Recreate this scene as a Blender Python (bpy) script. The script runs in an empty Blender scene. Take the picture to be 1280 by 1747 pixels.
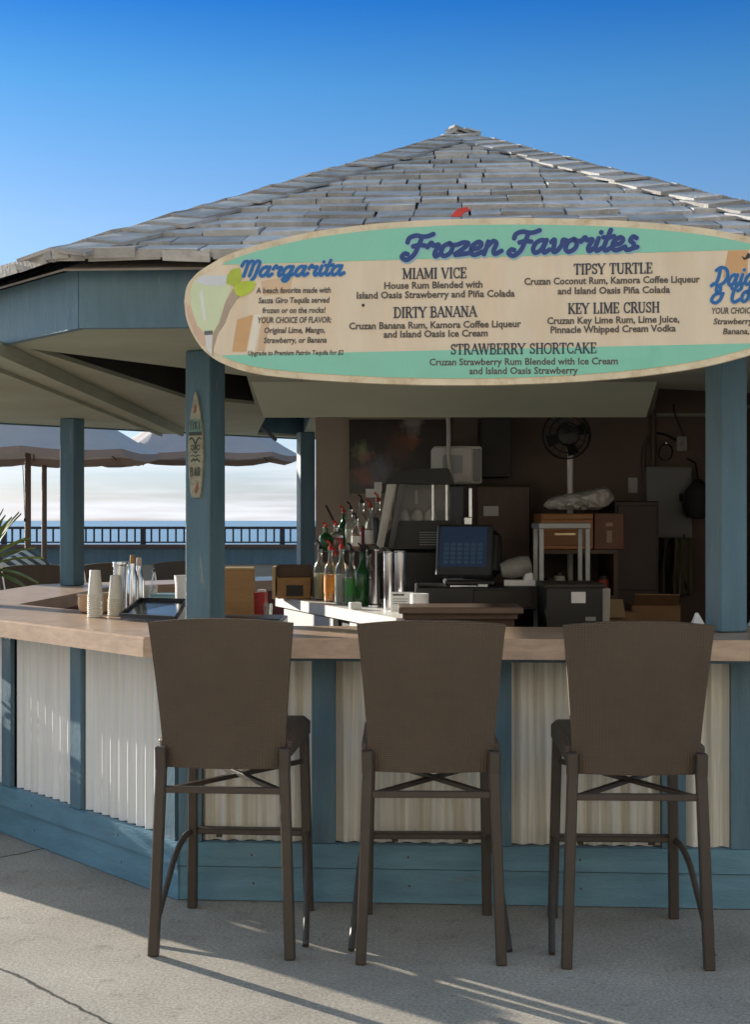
import bpy, math, random
from mathutils import Vector, Matrix
from mathutils.geometry import tessellate_polygon
R = math.radians
sin, cos, tan, pi = math.sin, math.cos, math.tan, math.pi
random.seed(7)
SC = bpy.context.scene
COL = SC.collection

# ------------------------------------------------------------------ camera, world, sun, exposure
FPX, HCAM = 2300.0, 1.463                      # focal length in photo pixels, eye height
cam = bpy.data.cameras.new('camera'); camo = bpy.data.objects.new('camera', cam); COL.objects.link(camo)
camo.location = (0, 0, HCAM); camo.rotation_euler = (R(90), 0, 0)
cam.sensor_fit = 'VERTICAL'; cam.sensor_height = 36; cam.lens = 36 * FPX / 1747
cam.shift_y = 14.5 / 1747; cam.clip_end = 60000; cam.clip_start = 0.05
SC.camera = camo

SUN_EL = R(14.5)
SH = Vector((-.762, .6476, 0)).normalized()     # horizontal direction towards the sun
SDIR = Vector((SH.x * cos(SUN_EL), SH.y * cos(SUN_EL), sin(SUN_EL)))
sl = bpy.data.lights.new('sun', 'SUN'); sl.energy = 3.2; sl.angle = R(.5); sl.color = (1, .93, .82)
so = bpy.data.objects.new('sun', sl); COL.objects.link(so)
so.rotation_euler = (-SDIR).to_track_quat('-Z', 'Y').to_euler()

w = bpy.data.worlds.new('World'); SC.world = w; w.use_nodes = True
nt = w.node_tree; N = nt.nodes; L = nt.links; N.clear()
out = N.new('ShaderNodeOutputWorld'); bg = N.new('ShaderNodeBackground'); L.new(bg.outputs[0], out.inputs[0])
bg.inputs[1].default_value = .15
sky = N.new('ShaderNodeTexSky'); sky.sky_type = 'NISHITA'; sky.sun_disc = False
sky.sun_elevation = SUN_EL; sky.sun_rotation = math.atan2(SH.x, SH.y)
sky.air_density = 1.0; sky.dust_density = .35; sky.ozone_density = 2.0; sky.altitude = 0
tc = N.new('ShaderNodeTexCoord'); sep = N.new('ShaderNodeSeparateXYZ'); L.new(tc.outputs['Generated'], sep.inputs[0])
tint = N.new('ShaderNodeValToRGB')              # deepens the blue with elevation, as the clear sky did
L.new(sep.outputs[2], tint.inputs[0])
cr = tint.color_ramp; cr.elements[0].position = 0.0; cr.elements[0].color = (.165, .20, .37, 1)
cr.elements[1].position = .55; cr.elements[1].color = (1.25, 1.08, .9, 1)
for p, c in ((.1, (.25, .29, .38, 1)), (.21, (.235, .285, .365, 1)), (.305, (.105, .245, .36, 1)), (.36, (.032, .165, .35, 1)), (.43, (.3, .42, .5, 1))):
    e = cr.elements.new(p); e.color = c
mul = N.new('ShaderNodeMix'); mul.data_type = 'RGBA'; mul.blend_type = 'MULTIPLY'; mul.inputs[0].default_value = 1
L.new(sky.outputs[0], mul.inputs[6]); L.new(tint.outputs[0], mul.inputs[7])
# thin cloud bands low over the sea
mp = N.new('ShaderNodeMapping'); mp.inputs['Scale'].default_value = (3, 3, 46); L.new(tc.outputs['Generated'], mp.inputs[0])
cn = N.new('ShaderNodeTexNoise'); cn.inputs['Scale'].default_value = 2.2; cn.inputs['Detail'].default_value = 6; L.new(mp.outputs[0], cn.inputs[0])
cramp = N.new('ShaderNodeValToRGB'); cramp.color_ramp.elements[0].position = .42; cramp.color_ramp.elements[1].position = .7
L.new(cn.outputs['Fac'], cramp.inputs[0])
low = N.new('ShaderNodeMapRange'); low.inputs[1].default_value = .075; low.inputs[2].default_value = .015; L.new(sep.outputs[2], low.inputs[0])
cm = N.new('ShaderNodeMath'); cm.operation = 'MULTIPLY'; L.new(cramp.outputs[0], cm.inputs[0]); L.new(low.outputs[0], cm.inputs[1])
cmix = N.new('ShaderNodeMix'); cmix.data_type = 'RGBA'; L.new(cm.outputs[0], cmix.inputs[0]); L.new(mul.outputs[2], cmix.inputs[6])
cmix.inputs[7].default_value = (2.25, 2.32, 2.5, 1)
L.new(cmix.outputs[2], bg.inputs[0])

vs = SC.view_settings; vs.view_transform = 'Standard'; vs.look = 'None'; vs.gamma = 1; vs.use_curve_mapping = False
vs.exposure = 1.56
SC.cycles.max_bounces = 8; SC.cycles.use_denoising = True

# ------------------------------------------------------------------ helpers
def PX(x, y, Y):                                # a photo pixel read back at depth Y
    return Vector(((x - 640) / FPX * Y, Y, HCAM - (y - 888) / FPX * Y))
def PG(x, y, z=0.0):                            # ... on the level z
    return PX(x, y, (HCAM - z) * FPX / (y - 888))

def catmull(pts, n=6):
    if len(pts) < 3: return [Vector(p) for p in pts]
    P = [Vector(p) for p in pts]; P = [2 * P[0] - P[1]] + P + [2 * P[-1] - P[-2]]; r = []
    for i in range(1, len(P) - 2):
        for k in range(n):
            t = k / n
            r.append(.5 * ((2 * P[i]) + (P[i + 1] - P[i - 1]) * t + (2 * P[i - 1] - 5 * P[i] + 4 * P[i + 1] - P[i + 2]) * t * t
                     + (3 * P[i] - P[i - 1] - 3 * P[i + 1] + P[i + 2]) * t ** 3))
    return r + [P[-2]]

class MB:
    def __init__(s): s.v = []; s.f = []
    def add(s, vs, fs):
        b = len(s.v); s.v += [tuple(p) for p in vs]; s.f += [tuple(i + b for i in f) for f in fs]; return s
    def box(s, c, d, rz=0, m=None, bev=0.0):
        hx, hy, hz = d[0] / 2, d[1] / 2, d[2] / 2
        M_ = m or (Matrix.Translation(c) @ Matrix.Rotation(rz, 4, 'Z'))
        if bev <= 0:
            vs_ = [M_ @ Vector((x, y, z)) for z in (-hz, hz) for x, y in ((-hx, -hy), (hx, -hy), (hx, hy), (-hx, hy))]
            return s.add(vs_, [(3, 2, 1, 0), (4, 5, 6, 7), (0, 1, 5, 4), (1, 2, 6, 5), (2, 3, 7, 6), (3, 0, 4, 7)])
        b = min(bev, hx * .9, hy * .9, hz * .9); ring = []
        for z, k in ((-hz, b), (-hz + b, 0), (hz - b, 0), (hz, b)):
            X, Y_ = hx - k, hy - k; q = b * .6 if k == 0 else b * .45
            for x, y in ((-X + q, -Y_), (X - q, -Y_), (X, -Y_ + q), (X, Y_ - q), (X - q, Y_), (-X + q, Y_), (-X, Y_ - q), (-X, -Y_ + q)):
                ring.append(M_ @ Vector((x, y, z)))
        fs = [tuple(range(7, -1, -1)), tuple(range(24, 32))]
        for k in range(3):
            for i in range(8): fs.append((k * 8 + i, k * 8 + (i + 1) % 8, k * 8 + 8 + (i + 1) % 8, k * 8 + 8 + i))
        return s.add(ring, fs)
    def bar(s, a, b, wd, th, up=(0, 0, 1)):     # square bar from a to b
        a, b = Vector(a), Vector(b); d = (b - a); ln = d.length; d.normalize(); u = Vector(up)
        if abs(d.dot(u)) > .98: u = Vector((0, 1, 0))
        x = d.cross(u).normalized(); u = x.cross(d)
        M_ = Matrix((x, d, u)).transposed().to_4x4(); M_.translation = (a + b) / 2
        return s.box(None, (wd, ln, th), m=M_, bev=min(wd, th) * .12)
    def prism(s, poly, z0, z1):
        n = len(poly); ar = sum(poly[i][0] * poly[(i + 1) % n][1] - poly[(i + 1) % n][0] * poly[i][1] for i in range(n))
        if ar < 0: poly = poly[::-1]
        vs_ = [(p[0], p[1], z0) for p in poly] + [(p[0], p[1], z1) for p in poly]
        return s.add(vs_, [tuple(range(n - 1, -1, -1)), tuple(range(n, 2 * n))] + [(i, (i + 1) % n, n + (i + 1) % n, n + i) for i in range(n)])
    def tube(s, pts, r, n=10, sq=None, cap=True):  # round rod through points; r number or list
        P = [Vector(p) for p in pts]; m = len(P); rr = r if isinstance(r, (list, tuple)) else [r] * m
        vs_ = []; prev = None
        for i, p in enumerate(P):
            d = (P[min(i + 1, m - 1)] - P[max(i - 1, 0)]).normalized()
            u = prev if prev is not None else (Vector((0, 0, 1)) if abs(d.z) < .9 else Vector((1, 0, 0)))
            x = d.cross(u).normalized(); u = x.cross(d).normalized(); prev = u
            for k in range(n):
                a = 2 * pi * k / n; vs_.append(p + (x * cos(a) + u * sin(a)) * rr[i])
        fs = [(i * n + k, i * n + (k + 1) % n, i * n + n + (k + 1) % n, i * n + n + k) for i in range(m - 1) for k in range(n)]
        if cap: fs += [tuple(range(n - 1, -1, -1)), tuple(range((m - 1) * n, m * n))]
        return s.add(vs_, fs)
    def lathe(s, prof, c=(0, 0, 0), n=24, tilt=None):
        c = Vector(c); vs_ = []; T = tilt or Matrix.Identity(3)
        for r_, z in prof:
            for k in range(n): vs_.append(c + T @ Vector((r_ * cos(2 * pi * k / n), r_ * sin(2 * pi * k / n), z)))
        m = len(prof)
        fs = [(i * n + k, i * n + (k + 1) % n, i * n + n + (k + 1) % n, i * n + n + k) for i in range(m - 1) for k in range(n)]
        if prof[0][0] > 1e-4: fs.append(tuple(range(n - 1, -1, -1)))
        if prof[-1][0] > 1e-4: fs.append(tuple(range((m - 1) * n, m * n)))
        return s.add(vs_, fs)
    def build(s, name, mat, parent=None, smooth=False, local=False):
        me = bpy.data.meshes.new(name); off = Vector((0, 0, 0))
        if parent is not None and not local:
            q = parent
            while q is not None: off += q.location; q = q.parent
        me.from_pydata([tuple(Vector(p) - off) for p in s.v], [], s.f); me.validate(); me.update()
        if smooth:
            me.polygons.foreach_set('use_smooth', [True] * len(me.polygons))
            try: me.set_sharp_from_angle(angle=R(40))
            except Exception: pass
        o = bpy.data.objects.new(name, me); COL.objects.link(o)
        if mat: me.materials.append(mat)
        if parent is not None: o.parent = parent
        return o

def tag(o, label=None, cat=None, group=None, kind=None):
    if label: o['label'] = label
    if cat: o['category'] = cat
    if group: o['group'] = group
    if kind: o['kind'] = kind
    return o
def thing(name, loc, label, cat, group=None, rz=0):
    o = bpy.data.objects.new(name, None); COL.objects.link(o); o.location = loc; o.rotation_euler = (0, 0, rz)
    o.empty_display_size = .1
    return tag(o, label, cat, group)
def copy_tree(o, parent=None):
    c = o.copy(); COL.objects.link(c); c.parent = parent
    for ch in list(o.children): copy_tree(ch, c)
    return c

MATS = {}
def M(name, col, rough=.6, var=.15, scale=6, bump=0, bscale=60, metal=0, stretch=(1, 1, 1), spec=.5, dirt=None, dscale=2.5, damt=.5, island=0, coat=0, trans=0, alpha=1, ior=1.45, dlo=.48, dhi=.72):
    if name in MATS: return MATS[name]
    m = bpy.data.materials.new(name); m.use_nodes = True; t = m.node_tree; n = t.nodes; l = t.links
    b = n['Principled BSDF']; b.inputs['Roughness'].default_value = rough; b.inputs['Metallic'].default_value = metal
    b.inputs['Specular IOR Level'].default_value = spec; b.inputs['Coat Weight'].default_value = coat
    b.inputs['Transmission Weight'].default_value = trans; b.inputs['IOR'].default_value = ior; b.inputs['Alpha'].default_value = alpha
    c = n.new('ShaderNodeTexCoord'); mp = n.new('ShaderNodeMapping'); mp.inputs['Scale'].default_value = stretch; l.new(c.outputs['Object'], mp.inputs[0])
    no = n.new('ShaderNodeTexNoise'); no.inputs['Scale'].default_value = scale; no.inputs['Detail'].default_value = 6; no.inputs['Roughness'].default_value = .6
    l.new(mp.outputs[0], no.inputs[0])
    mr = n.new('ShaderNodeMapRange'); mr.inputs[1].default_value = .25; mr.inputs[2].default_value = .75
    mr.inputs[3].default_value = 1 - var; mr.inputs[4].default_value = 1 + var; l.new(no.outputs['Fac'], mr.inputs[0])
    fac = mr.outputs[0]
    if island:
        g = n.new('ShaderNodeNewGeometry'); ir = n.new('ShaderNodeMapRange'); ir.inputs[3].default_value = 1 - island; ir.inputs[4].default_value = 1 + island
        l.new(g.outputs['Random Per Island'], ir.inputs[0]); mm = n.new('ShaderNodeMath'); mm.operation = 'MULTIPLY'; l.new(fac, mm.inputs[0]); l.new(ir.outputs[0], mm.inputs[1]); fac = mm.outputs[0]
    sc = n.new('ShaderNodeVectorMath'); sc.operation = 'SCALE'; sc.inputs[0].default_value = col; l.new(fac, sc.inputs['Scale'])
    colout = sc.outputs[0]
    if dirt:
        d = n.new('ShaderNodeTexNoise'); d.inputs['Scale'].default_value = dscale; d.inputs['Detail'].default_value = 8; d.inputs['Roughness'].default_value = .7; l.new(mp.outputs[0], d.inputs[0])
        dr = n.new('ShaderNodeMapRange'); dr.inputs[1].default_value = dlo; dr.inputs[2].default_value = dhi; dr.inputs[4].default_value = damt; l.new(d.outputs['Fac'], dr.inputs[0])
        mx = n.new('ShaderNodeMix'); mx.data_type = 'RGBA'; l.new(dr.outputs[0], mx.inputs[0]); l.new(colout, mx.inputs[6]); mx.inputs[7].default_value = (*dirt, 1); colout = mx.outputs[2]
    l.new(colout, b.inputs['Base Color'])
    if bump:
        bn = n.new('ShaderNodeTexNoise'); bn.inputs['Scale'].default_value = bscale; bn.inputs['Detail'].default_value = 5; l.new(mp.outputs[0], bn.inputs[0])
        bp = n.new('ShaderNodeBump'); bp.inputs['Strength'].default_value = bump; bp.inputs['Distance'].default_value = .01
        l.new(bn.outputs['Fac'], bp.inputs['Height']); l.new(bp.outputs[0], b.inputs['Normal'])
    MATS[name] = m
    return m

TEAL = M('teal_paint', (.088, .162, .205), .5, .22, 5, .35, 60, stretch=(3, 3, .4), dirt=(.24, .25, .23), dscale=9, damt=.6, dlo=.635, dhi=.67)
TEALK = M('kick_paint', (.112, .232, .30), .5, .22, 4, .3, 40, stretch=(1, 1, 5), dirt=(.16, .13, .10), dscale=5, damt=.7, dlo=.62, dhi=.68)
OLIVE = M('soffit_paint', (.36, .375, .285), .7, .1, 2.5, .1, 40, dirt=(.22, .22, .17), dscale=1.5, damt=.4)
CORR = M('corrugated_metal', (.70, .675, .60), .55, .1, 5, 0, dirt=(.37, .30, .18), dscale=3, damt=.6, stretch=(10, 10, .2), dlo=.44, dhi=.62)
CORR2 = M('corrugated_white', (.72, .715, .69), .5, .07, 5, 0, dirt=(.52, .49, .43), dscale=3, damt=.5, stretch=(10, 10, .2), dlo=.46, dhi=.64)
COUNTER = M('counter_laminate', (.50, .35, .245), .32, .2, 9, .06, 40, stretch=(1, 1, 4), dirt=(.24, .17, .13), dscale=5, damt=.5)
SHAKE = M('cedar_shake', (.43, .412, .39), .85, .26, 9, .5, 70, island=.3, dirt=(.2, .17, .14), dscale=7, damt=.5)
SHAKECAP = M('cap_shake', (.37, .35, .325), .85, .28, 9, .5, 70, island=.25, dirt=(.22, .18, .14), dscale=7, damt=.5)
UNDER = M('roof_board', (.27, .24, .21), .9, .2, 8)
STOOLM = M('stool_metal', (.056, .042, .031), .45, .12, 20, .05, 120)
WOOD = M('tan_wood', (.34, .19, .075), .6, .2, 8, .1, 60, stretch=(1, 1, 6))
BROWN = M('dark_wood', (.075, .042, .026), .5, .2, 6, .05, 50, stretch=(6, 1, 1))
ORWOOD = M('orange_wood', (.38, .16, .05), .5, .2, 6, .05, 50, stretch=(1, 1, 6))
MAROON = M('maroon_paint', (.17, .03, .027), .5, .2)
BLACK = M('black_plastic', (.014, .014, .015), .4, .2)
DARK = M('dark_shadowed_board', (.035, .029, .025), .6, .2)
WHITE = M('white_plastic', (.8, .79, .76), .4, .04)
WHITEP = M('white_paper', (.82, .82, .8), .8, .04)
STEEL = M('stainless', (.62, .63, .65), .22, .06, 10, metal=1)
GREYM = M('grey_metal', (.27, .27, .27), .5, .1)
TAUPE = M('taupe_wall', (.30, .25, .21), .7, .08, 3, .1, 30)
WALLB = M('brown_wall', (.18, .13, .108), .7, .12, 3, .1, 30)
GLASS = M('clear_glass', (.9, .92, .9), .05, 0, trans=1, ior=1.45)
INK = M('ink', (.03, .03, .035), .5, 0)

# ------------------------------------------------------------------ plan of the kiosk: an octagon
PSI = R(3.5)
C = Vector((.497, 7.785))
TAN = Vector((cos(PSI), -sin(PSI))); NF = Vector((-sin(PSI), -cos(PSI)))
def face_n(k):                                  # k=0 front, k>0 clockwise seen from above (front-left, left, back-left ...)
    a = k * pi / 4; return Vector((NF.x * cos(a) + NF.y * sin(a), -NF.x * sin(a) + NF.y * cos(a)))
def vert(k, r):                                 # corner between face k and face k+1
    n = face_n(k) + face_n(k + 1); return C + n.normalized() * (r / cos(pi / 8))
def octo(r): return [vert(k, r) for k in range(8)]
def fpt(k, t, r):                               # point on face k: t metres from its corner k towards corner k-1
    d = (vert(k - 1, r) - vert(k, r)).normalized(); return vert(k, r) + d * t
def flen(r): return 2 * r * tan(pi / 8)

# ------------------------------------------------------------------ ground, sea
def ground_mat():
    m = bpy.data.materials.new('concrete'); m.use_nodes = True; t = m.node_tree; n = t.nodes; l = t.links; b = n['Principled BSDF']
    b.inputs['Roughness'].default_value = .9; b.inputs['Specular IOR Level'].default_value = .25
    c = n.new('ShaderNodeTexCoord')
    def noise(s, d=6, r=.6):
        x = n.new('ShaderNodeTexNoise'); x.inputs['Scale'].default_value = s; x.inputs['Detail'].default_value = d; x.inputs['Roughness'].default_value = r; l.new(c.outputs['Object'], x.inputs[0]); return x
    def ramp(src, p0, c0, p1, c1):
        x = n.new('ShaderNodeValToRGB'); x.color_ramp.elements[0].position = p0; x.color_ramp.elements[0].color = (*c0, 1)
        x.color_ramp.elements[1].position = p1; x.color_ramp.elements[1].color = (*c1, 1); l.new(src, x.inputs[0]); return x
    big = ramp(noise(1.3, 8, .65).outputs['Fac'], .3, (.31, .272, .218), .7, (.47, .42, .345))
    fine = ramp(noise(90, 4, .7).outputs['Fac'], .32, (.6, .6, .6), .68, (1.22, 1.22, 1.22))
    mx = n.new('ShaderNodeMix'); mx.data_type = 'RGBA'; mx.blend_type = 'MULTIPLY'; mx.inputs[0].default_value = 1; l.new(big.outputs[0], mx.inputs[6]); l.new(fine.outputs[0], mx.inputs[7])
    st = ramp(noise(9, 8, .75).outputs['Fac'], .56, (1, 1, 1), .72, (.62, .6, .57))
    m2 = n.new('ShaderNodeMix'); m2.data_type = 'RGBA'; m2.blend_type = 'MULTIPLY'; m2.inputs[0].default_value = 1; l.new(mx.outputs[2], m2.inputs[6]); l.new(st.outputs[0], m2.inputs[7])
    # cast joints in the slab, slightly wandering
    wob = noise(6, 4); sx = n.new('ShaderNodeSeparateXYZ'); l.new(c.outputs['Object'], sx.inputs[0])
    def math_(op, a, b_):
        x = n.new('ShaderNodeMath'); x.operation = op
        for i, q in enumerate((a, b_)):
            if isinstance(q, (int, float)): x.inputs[i].default_value = q
            else: l.new(q, x.inputs[i])
        return x.outputs[0]
    colr = m2.outputs[2]; hs = []
    for (p, q) in ((PG(0, 1650), PG(190, 1747)), (PG(0, 1463), PG(75, 1447))):
        d = (q - p).normalized(); nx, ny = -d.y, d.x; k = nx * p.x + ny * p.y
        v = math_('ADD', math_('MULTIPLY', sx.outputs[0], nx), math_('MULTIPLY', sx.outputs[1], ny))
        v = math_('ADD', math_('SUBTRACT', v, k), math_('MULTIPLY', math_('SUBTRACT', wob.outputs['Fac'], .5), .05))
        v = math_('ABSOLUTE', v, 0)
        mr = n.new('ShaderNodeMapRange'); mr.inputs[1].default_value = .003; mr.inputs[2].default_value = .009; l.new(v, mr.inputs[0]); hs.append(mr.outputs[0])
        g = n.new('ShaderNodeMix'); g.data_type = 'RGBA'; l.new(mr.outputs[0], g.inputs[0]); g.inputs[6].default_value = (.05, .045, .04, 1); l.new(colr, g.inputs[7]); colr = g.outputs[2]
    l.new(colr, b.inputs['Base Color'])
    bp = n.new('ShaderNodeBump'); bp.inputs['Strength'].default_value = .45; bp.inputs['Distance'].default_value = .004
    h = math_('ADD', noise(140, 5, .7).outputs['Fac'], math_('MULTIPLY', math_('ADD', hs[0], hs[1]), 2.0)); l.new(h, bp.inputs['Height']); l.new(bp.outputs[0], b.inputs['Normal'])
    return m
g = MB().add([(-60, -30, 0), (60, -30, 0), (60, 18.6, 0), (-60, 18.6, 0), (-60, -30, -6), (60, -30, -6), (60, 18.6, -6), (-60, 18.6, -6)],
             [(0, 1, 2, 3), (2, 6, 7, 3), (0, 4, 5, 1), (1, 5, 6, 2), (3, 7, 4, 0)]).build('patio_ground', ground_mat()); tag(g, kind='structure')
SEA = M('sea_water', (.05, .13, .19), .25, .25, .02, .25, .35, stretch=(.25, 1, 1), spec=.5)
s = MB().add([(-30000, -30000, -5), (30000, -30000, -5), (30000, 40000, -5), (-30000, 40000, -5)], [(0, 1, 2, 3)]).build('sea', SEA); tag(s, kind='structure')

# ------------------------------------------------------------------ pavilion: roof, fascia, ceiling, posts, store walls
ZF0, ZF1, ZC = 2.128, 2.334, 2.138
RF, RR, ZE, ZA = 3.212, 3.285, 2.35, 3.665
pav = thing('bar_pavilion', (C.x, C.y, 0), 'octagonal beach bar pavilion with weathered cedar shake roof and blue painted posts', 'pavilion')
deck = MB(); pts = octo(RR)
deck.add([(p.x, p.y, ZE - .03) for p in pts] + [(C.x, C.y, ZA - .03)] + [(p.x, p.y, ZE - .038) for p in pts] + [(C.x, C.y, ZA - .055)],
         [(k, 8, (k + 1) % 8) for k in range(8)] + [(9 + (k + 1) % 8, 17, 9 + k) for k in range(8)] + [(k, (k + 1) % 8, 9 + (k + 1) % 8, 9 + k) for k in range(8)])
roof = deck.build('roof', UNDER, pav)
rnd = random.Random(3)
SL = math.hypot(RR, ZA - ZE); ch_, sh_ = RR / SL, (ZA - ZE) / SL
def slope_frame(k):
    n = face_n(k); x = (vert(k - 1, 1) - vert(k, 1)).normalized()
    mid = C + n * RR; o = Vector((mid.x, mid.y, ZE)); up = Vector((-n.x * ch_, -n.y * ch_, sh_)); nn = Vector((n.x * sh_, n.y * sh_, ch_)); return o, Vector((x.x, x.y, 0)), up, nn
sh = MB(); EXPO = .178
for k in range(8):
    o, X, U, NN = slope_frame(k); nrow = int(SL / EXPO) + 1
    for r in range(-1, nrow):
        s0 = max(r, 0) * EXPO - .035 + (0 if r > 0 else -.01); hw = lambda s_: max(0, (SL - s_) / SL) * RR * tan(pi / 8)
        x = -hw(s0) - .1 - rnd.random() * .15
        while x < hw(s0):
            wd = rnd.choice((.12, .16, .2, .24, .28, .19)) * rnd.uniform(.85, 1.15); x1 = x + wd - rnd.uniform(.003, .011)
            j = rnd.uniform(-.012, .010) if rnd.random() < .85 else rnd.uniform(-.03, .02)
            a0, a1 = s0 + j, min(s0 + EXPO * 1.25, SL); th = rnd.uniform(.015, .026) + (.012 if r <= 0 else 0); lift = rnd.uniform(.0, .005) + (.0 if r < 0 else .010)
            if r == -1: a1 = s0 + .16
            P_ = []
            for (aa, hh) in ((a0, lift + th), (a1, .004 + (.012 if r >= 0 else 0))):
                b_ = hw(aa); xa, xb = max(x, -b_), min(x1, b_)
                for xx in (xa, max(xa, xb)): P_.append((xx, aa, hh))
            if P_[1][0] - P_[0][0] > .012:
                tw = rnd.uniform(-.004, .004)
                V = []
                for (xx, aa, hh) in P_: V.append(o + X * xx + U * aa + NN * hh)
                V[0] += NN * tw; V[1] -= NN * tw
                lowr = [V[0] - NN * th, V[1] - NN * th]
                sh.add([V[0], V[1], V[3], V[2], lowr[0], lowr[1]], [(0, 1, 2, 3), (4, 5, 1, 0), (4, 0, 3), (5, 2, 1)])
            x += wd
sh.build('shake_course', SHAKE, roof)
cap = MB()
for k in range(8):                               # hip caps: overlapping pairs along every hip
    v = vert(k, RR); a = Vector((v.x, v.y, ZE)); b = Vector((C.x, C.y, ZA)); d = (b - a); ln = d.length; d.normalize()
    for side in (k, k + 1):
        o, X, U, NN = slope_frame(side); q = NN.cross(d).normalized()
        cen = C + face_n(side) * RR * .5
        if q.dot(Vector((cen.x, cen.y, 0)) - Vector(((a + b) / 2).xy.to_3d())) < 0: q = -q
        s_ = -.06; i = 0
        while s_ < ln - .16:
            e_ = .19 * rnd.uniform(.8, 1.2); wd = rnd.uniform(.12, .165) * min(1, (ln - s_) / .4 + .3); th = rnd.uniform(.009, .017); h0 = .046 + rnd.uniform(0, .008); h1 = .034
            e2 = s_ + e_ + .06; j = rnd.uniform(-.02, .02)
            V = [a + d * (s_ + j) + NN * h0, a + d * (s_ + j) + q * wd + NN * (h0 - .005), a + d * e2 + q * wd + NN * h1, a + d * e2 + NN * h1]
            V += [p - NN * th for p in V]
            cap.add(V, [(0, 1, 2, 3), (7, 6, 5, 4), (0, 4, 5, 1), (1, 5, 6, 2), (2, 6, 7, 3), (3, 7, 4, 0)])
            s_ += e_
cap.lathe([(.17, ZA - .045), (.17, ZA - .03), (.05, ZA + .025), (0, ZA + .03)], (C.x, C.y, 0), 8)
cap.build('hip_cap', SHAKECAP, roof)
# fascia boards
for k in range(8):
    a, b = vert(k, RF), vert(k - 1, RF); a2, b2 = vert(k, RF - .03), vert(k - 1, RF - .03)
    g_ = (b - a).normalized() * .0015
    MB().prism([a + g_, b - g_, b2 - g_, a2 + g_], ZF0, ZF1).build('fascia_board', TEAL, pav)
# ceiling, with a lower soffit board ring and an open bay between two beams
HOLE = [(-1.36, 5.3), (-1.05, 7.42), (-.70, 7.85), (-.60, 6.3)]
outer = [Vector((p.x, p.y, 0)) for p in octo(RF - .034)]; HOLE2 = [(1.455, 6.9), (1.80, 8.735), (2.25, 8.735), (2.25, 7.25)]
HOLE3 = [(-.72, 8.85), (-.42, 8.85), (-.58, 10.9), (-.93, 10.6)]; hole3 = [Vector((*p, 0)) for p in HOLE3]
hole = [Vector((*p, 0)) for p in HOLE]; hole2 = [Vector((*p, 0)) for p in HOLE2]
tri = tessellate_polygon([outer, hole, hole2, hole3]); vv = outer + hole + hole2 + hole3
cb = MB(); 
for t in tri:
    p = [vv[i] for i in t]; 
    if (p[1] - p[0]).cross(p[2] - p[0]).z > 0: t = t[::-1]
    cb.add([(vv[i].x, vv[i].y, ZC) for i in t], [(0, 1, 2)])
    cb.add([(vv[i].x, vv[i].y, ZC + .02) for i in t], [(2, 1, 0)])
for H_ in (hole, hole2, hole3):
    for i in range(4):
        a, b = H_[i], H_[(i + 1) % 4]; cb.add([(a.x, a.y, ZC), (b.x, b.y, ZC), (b.x, b.y, ZC + .02), (a.x, a.y, ZC + .02)], [(0, 1, 2, 3)])
cb.build('ceiling', OLIVE, pav)
for H_, hh, mt in ((hole, .26, DARK), (hole2, .34, WALLB), (hole3, .19, TEAL)):  # first bay's deep shade is put into its dark board colour
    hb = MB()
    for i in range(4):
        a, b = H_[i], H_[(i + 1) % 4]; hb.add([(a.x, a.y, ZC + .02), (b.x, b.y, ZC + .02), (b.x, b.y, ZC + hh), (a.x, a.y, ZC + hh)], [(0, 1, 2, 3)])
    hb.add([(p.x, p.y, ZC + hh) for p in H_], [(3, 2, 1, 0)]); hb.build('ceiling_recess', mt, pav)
bm_ = MB(); bm_.box((-1.49, 7.45, ZC - .021), (.17, 4.9, .038)); bm_.box((-1.415, 7.45, ZC - .03), (.016, 4.9, .056)); bm_.box((-1.57, 7.45, ZC - .03), (.016, 4.9, .056))
bm_.build('ceiling_beam', OLIVE, pav)
sp0 = [(-.604, 6.55, ZC - .001), (1.373, 6.55, ZC - .001), (1.399, 6.95, 1.995), (-.574, 6.95, 1.995), (-.574, 7.0, ZC - .001), (1.399, 7.0, ZC - .001)]
MB().add(sp0, [(3, 2, 1, 0), (2, 3, 4, 5), (0, 4, 3), (1, 2, 5)]).build('soffit_panel', M('soffit_panel_paint', (.46, .49, .38), .7, .08, 2.5, .1, 40), pav)
RP = 2.475; ZT = 1.03
for k in range(8):
    p = vert(k, RP) + (Vector((-.10, -.02)) if k == 2 else Vector((-.155, 0)) if k == 3 else Vector((0, 0))); n = (face_n(k) + face_n(k + 1)); ang = math.atan2(n.y, n.x)
    if k in (4, 5): continue                     # those two stand inside the store walls
    m_ = Matrix.Translation((p.x, p.y, (ZT + ZC) / 2 + .001)) @ Matrix.Rotation(ang, 4, 'Z')
    pb = MB().box(None, (.115, .115, ZC - ZT - .002), m=m_, bev=.006)
    pb.build('post', TEAL, pav)
# store room walls at the back
XW0, XW1, YW = -.385, 2.30, 8.74
MB().box(((XW0 + XW1) / 2, YW + .05, ZC / 2), (XW1 - XW0, .1, ZC - .004)).build('back_wall', WALLB, pav)
MB().box(((XW0 + .43) / 2 + .02, YW - .006, ZC / 2 + .3), (.43 - XW0 + .04, .008, ZC - .62)).build('wall_panel', TAUPE, pav)
MB().box((XW1 + .05, 7.55, ZC / 2), (.1, 2.48, ZC - .004)).build('side_wall', WALLB, pav)

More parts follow.
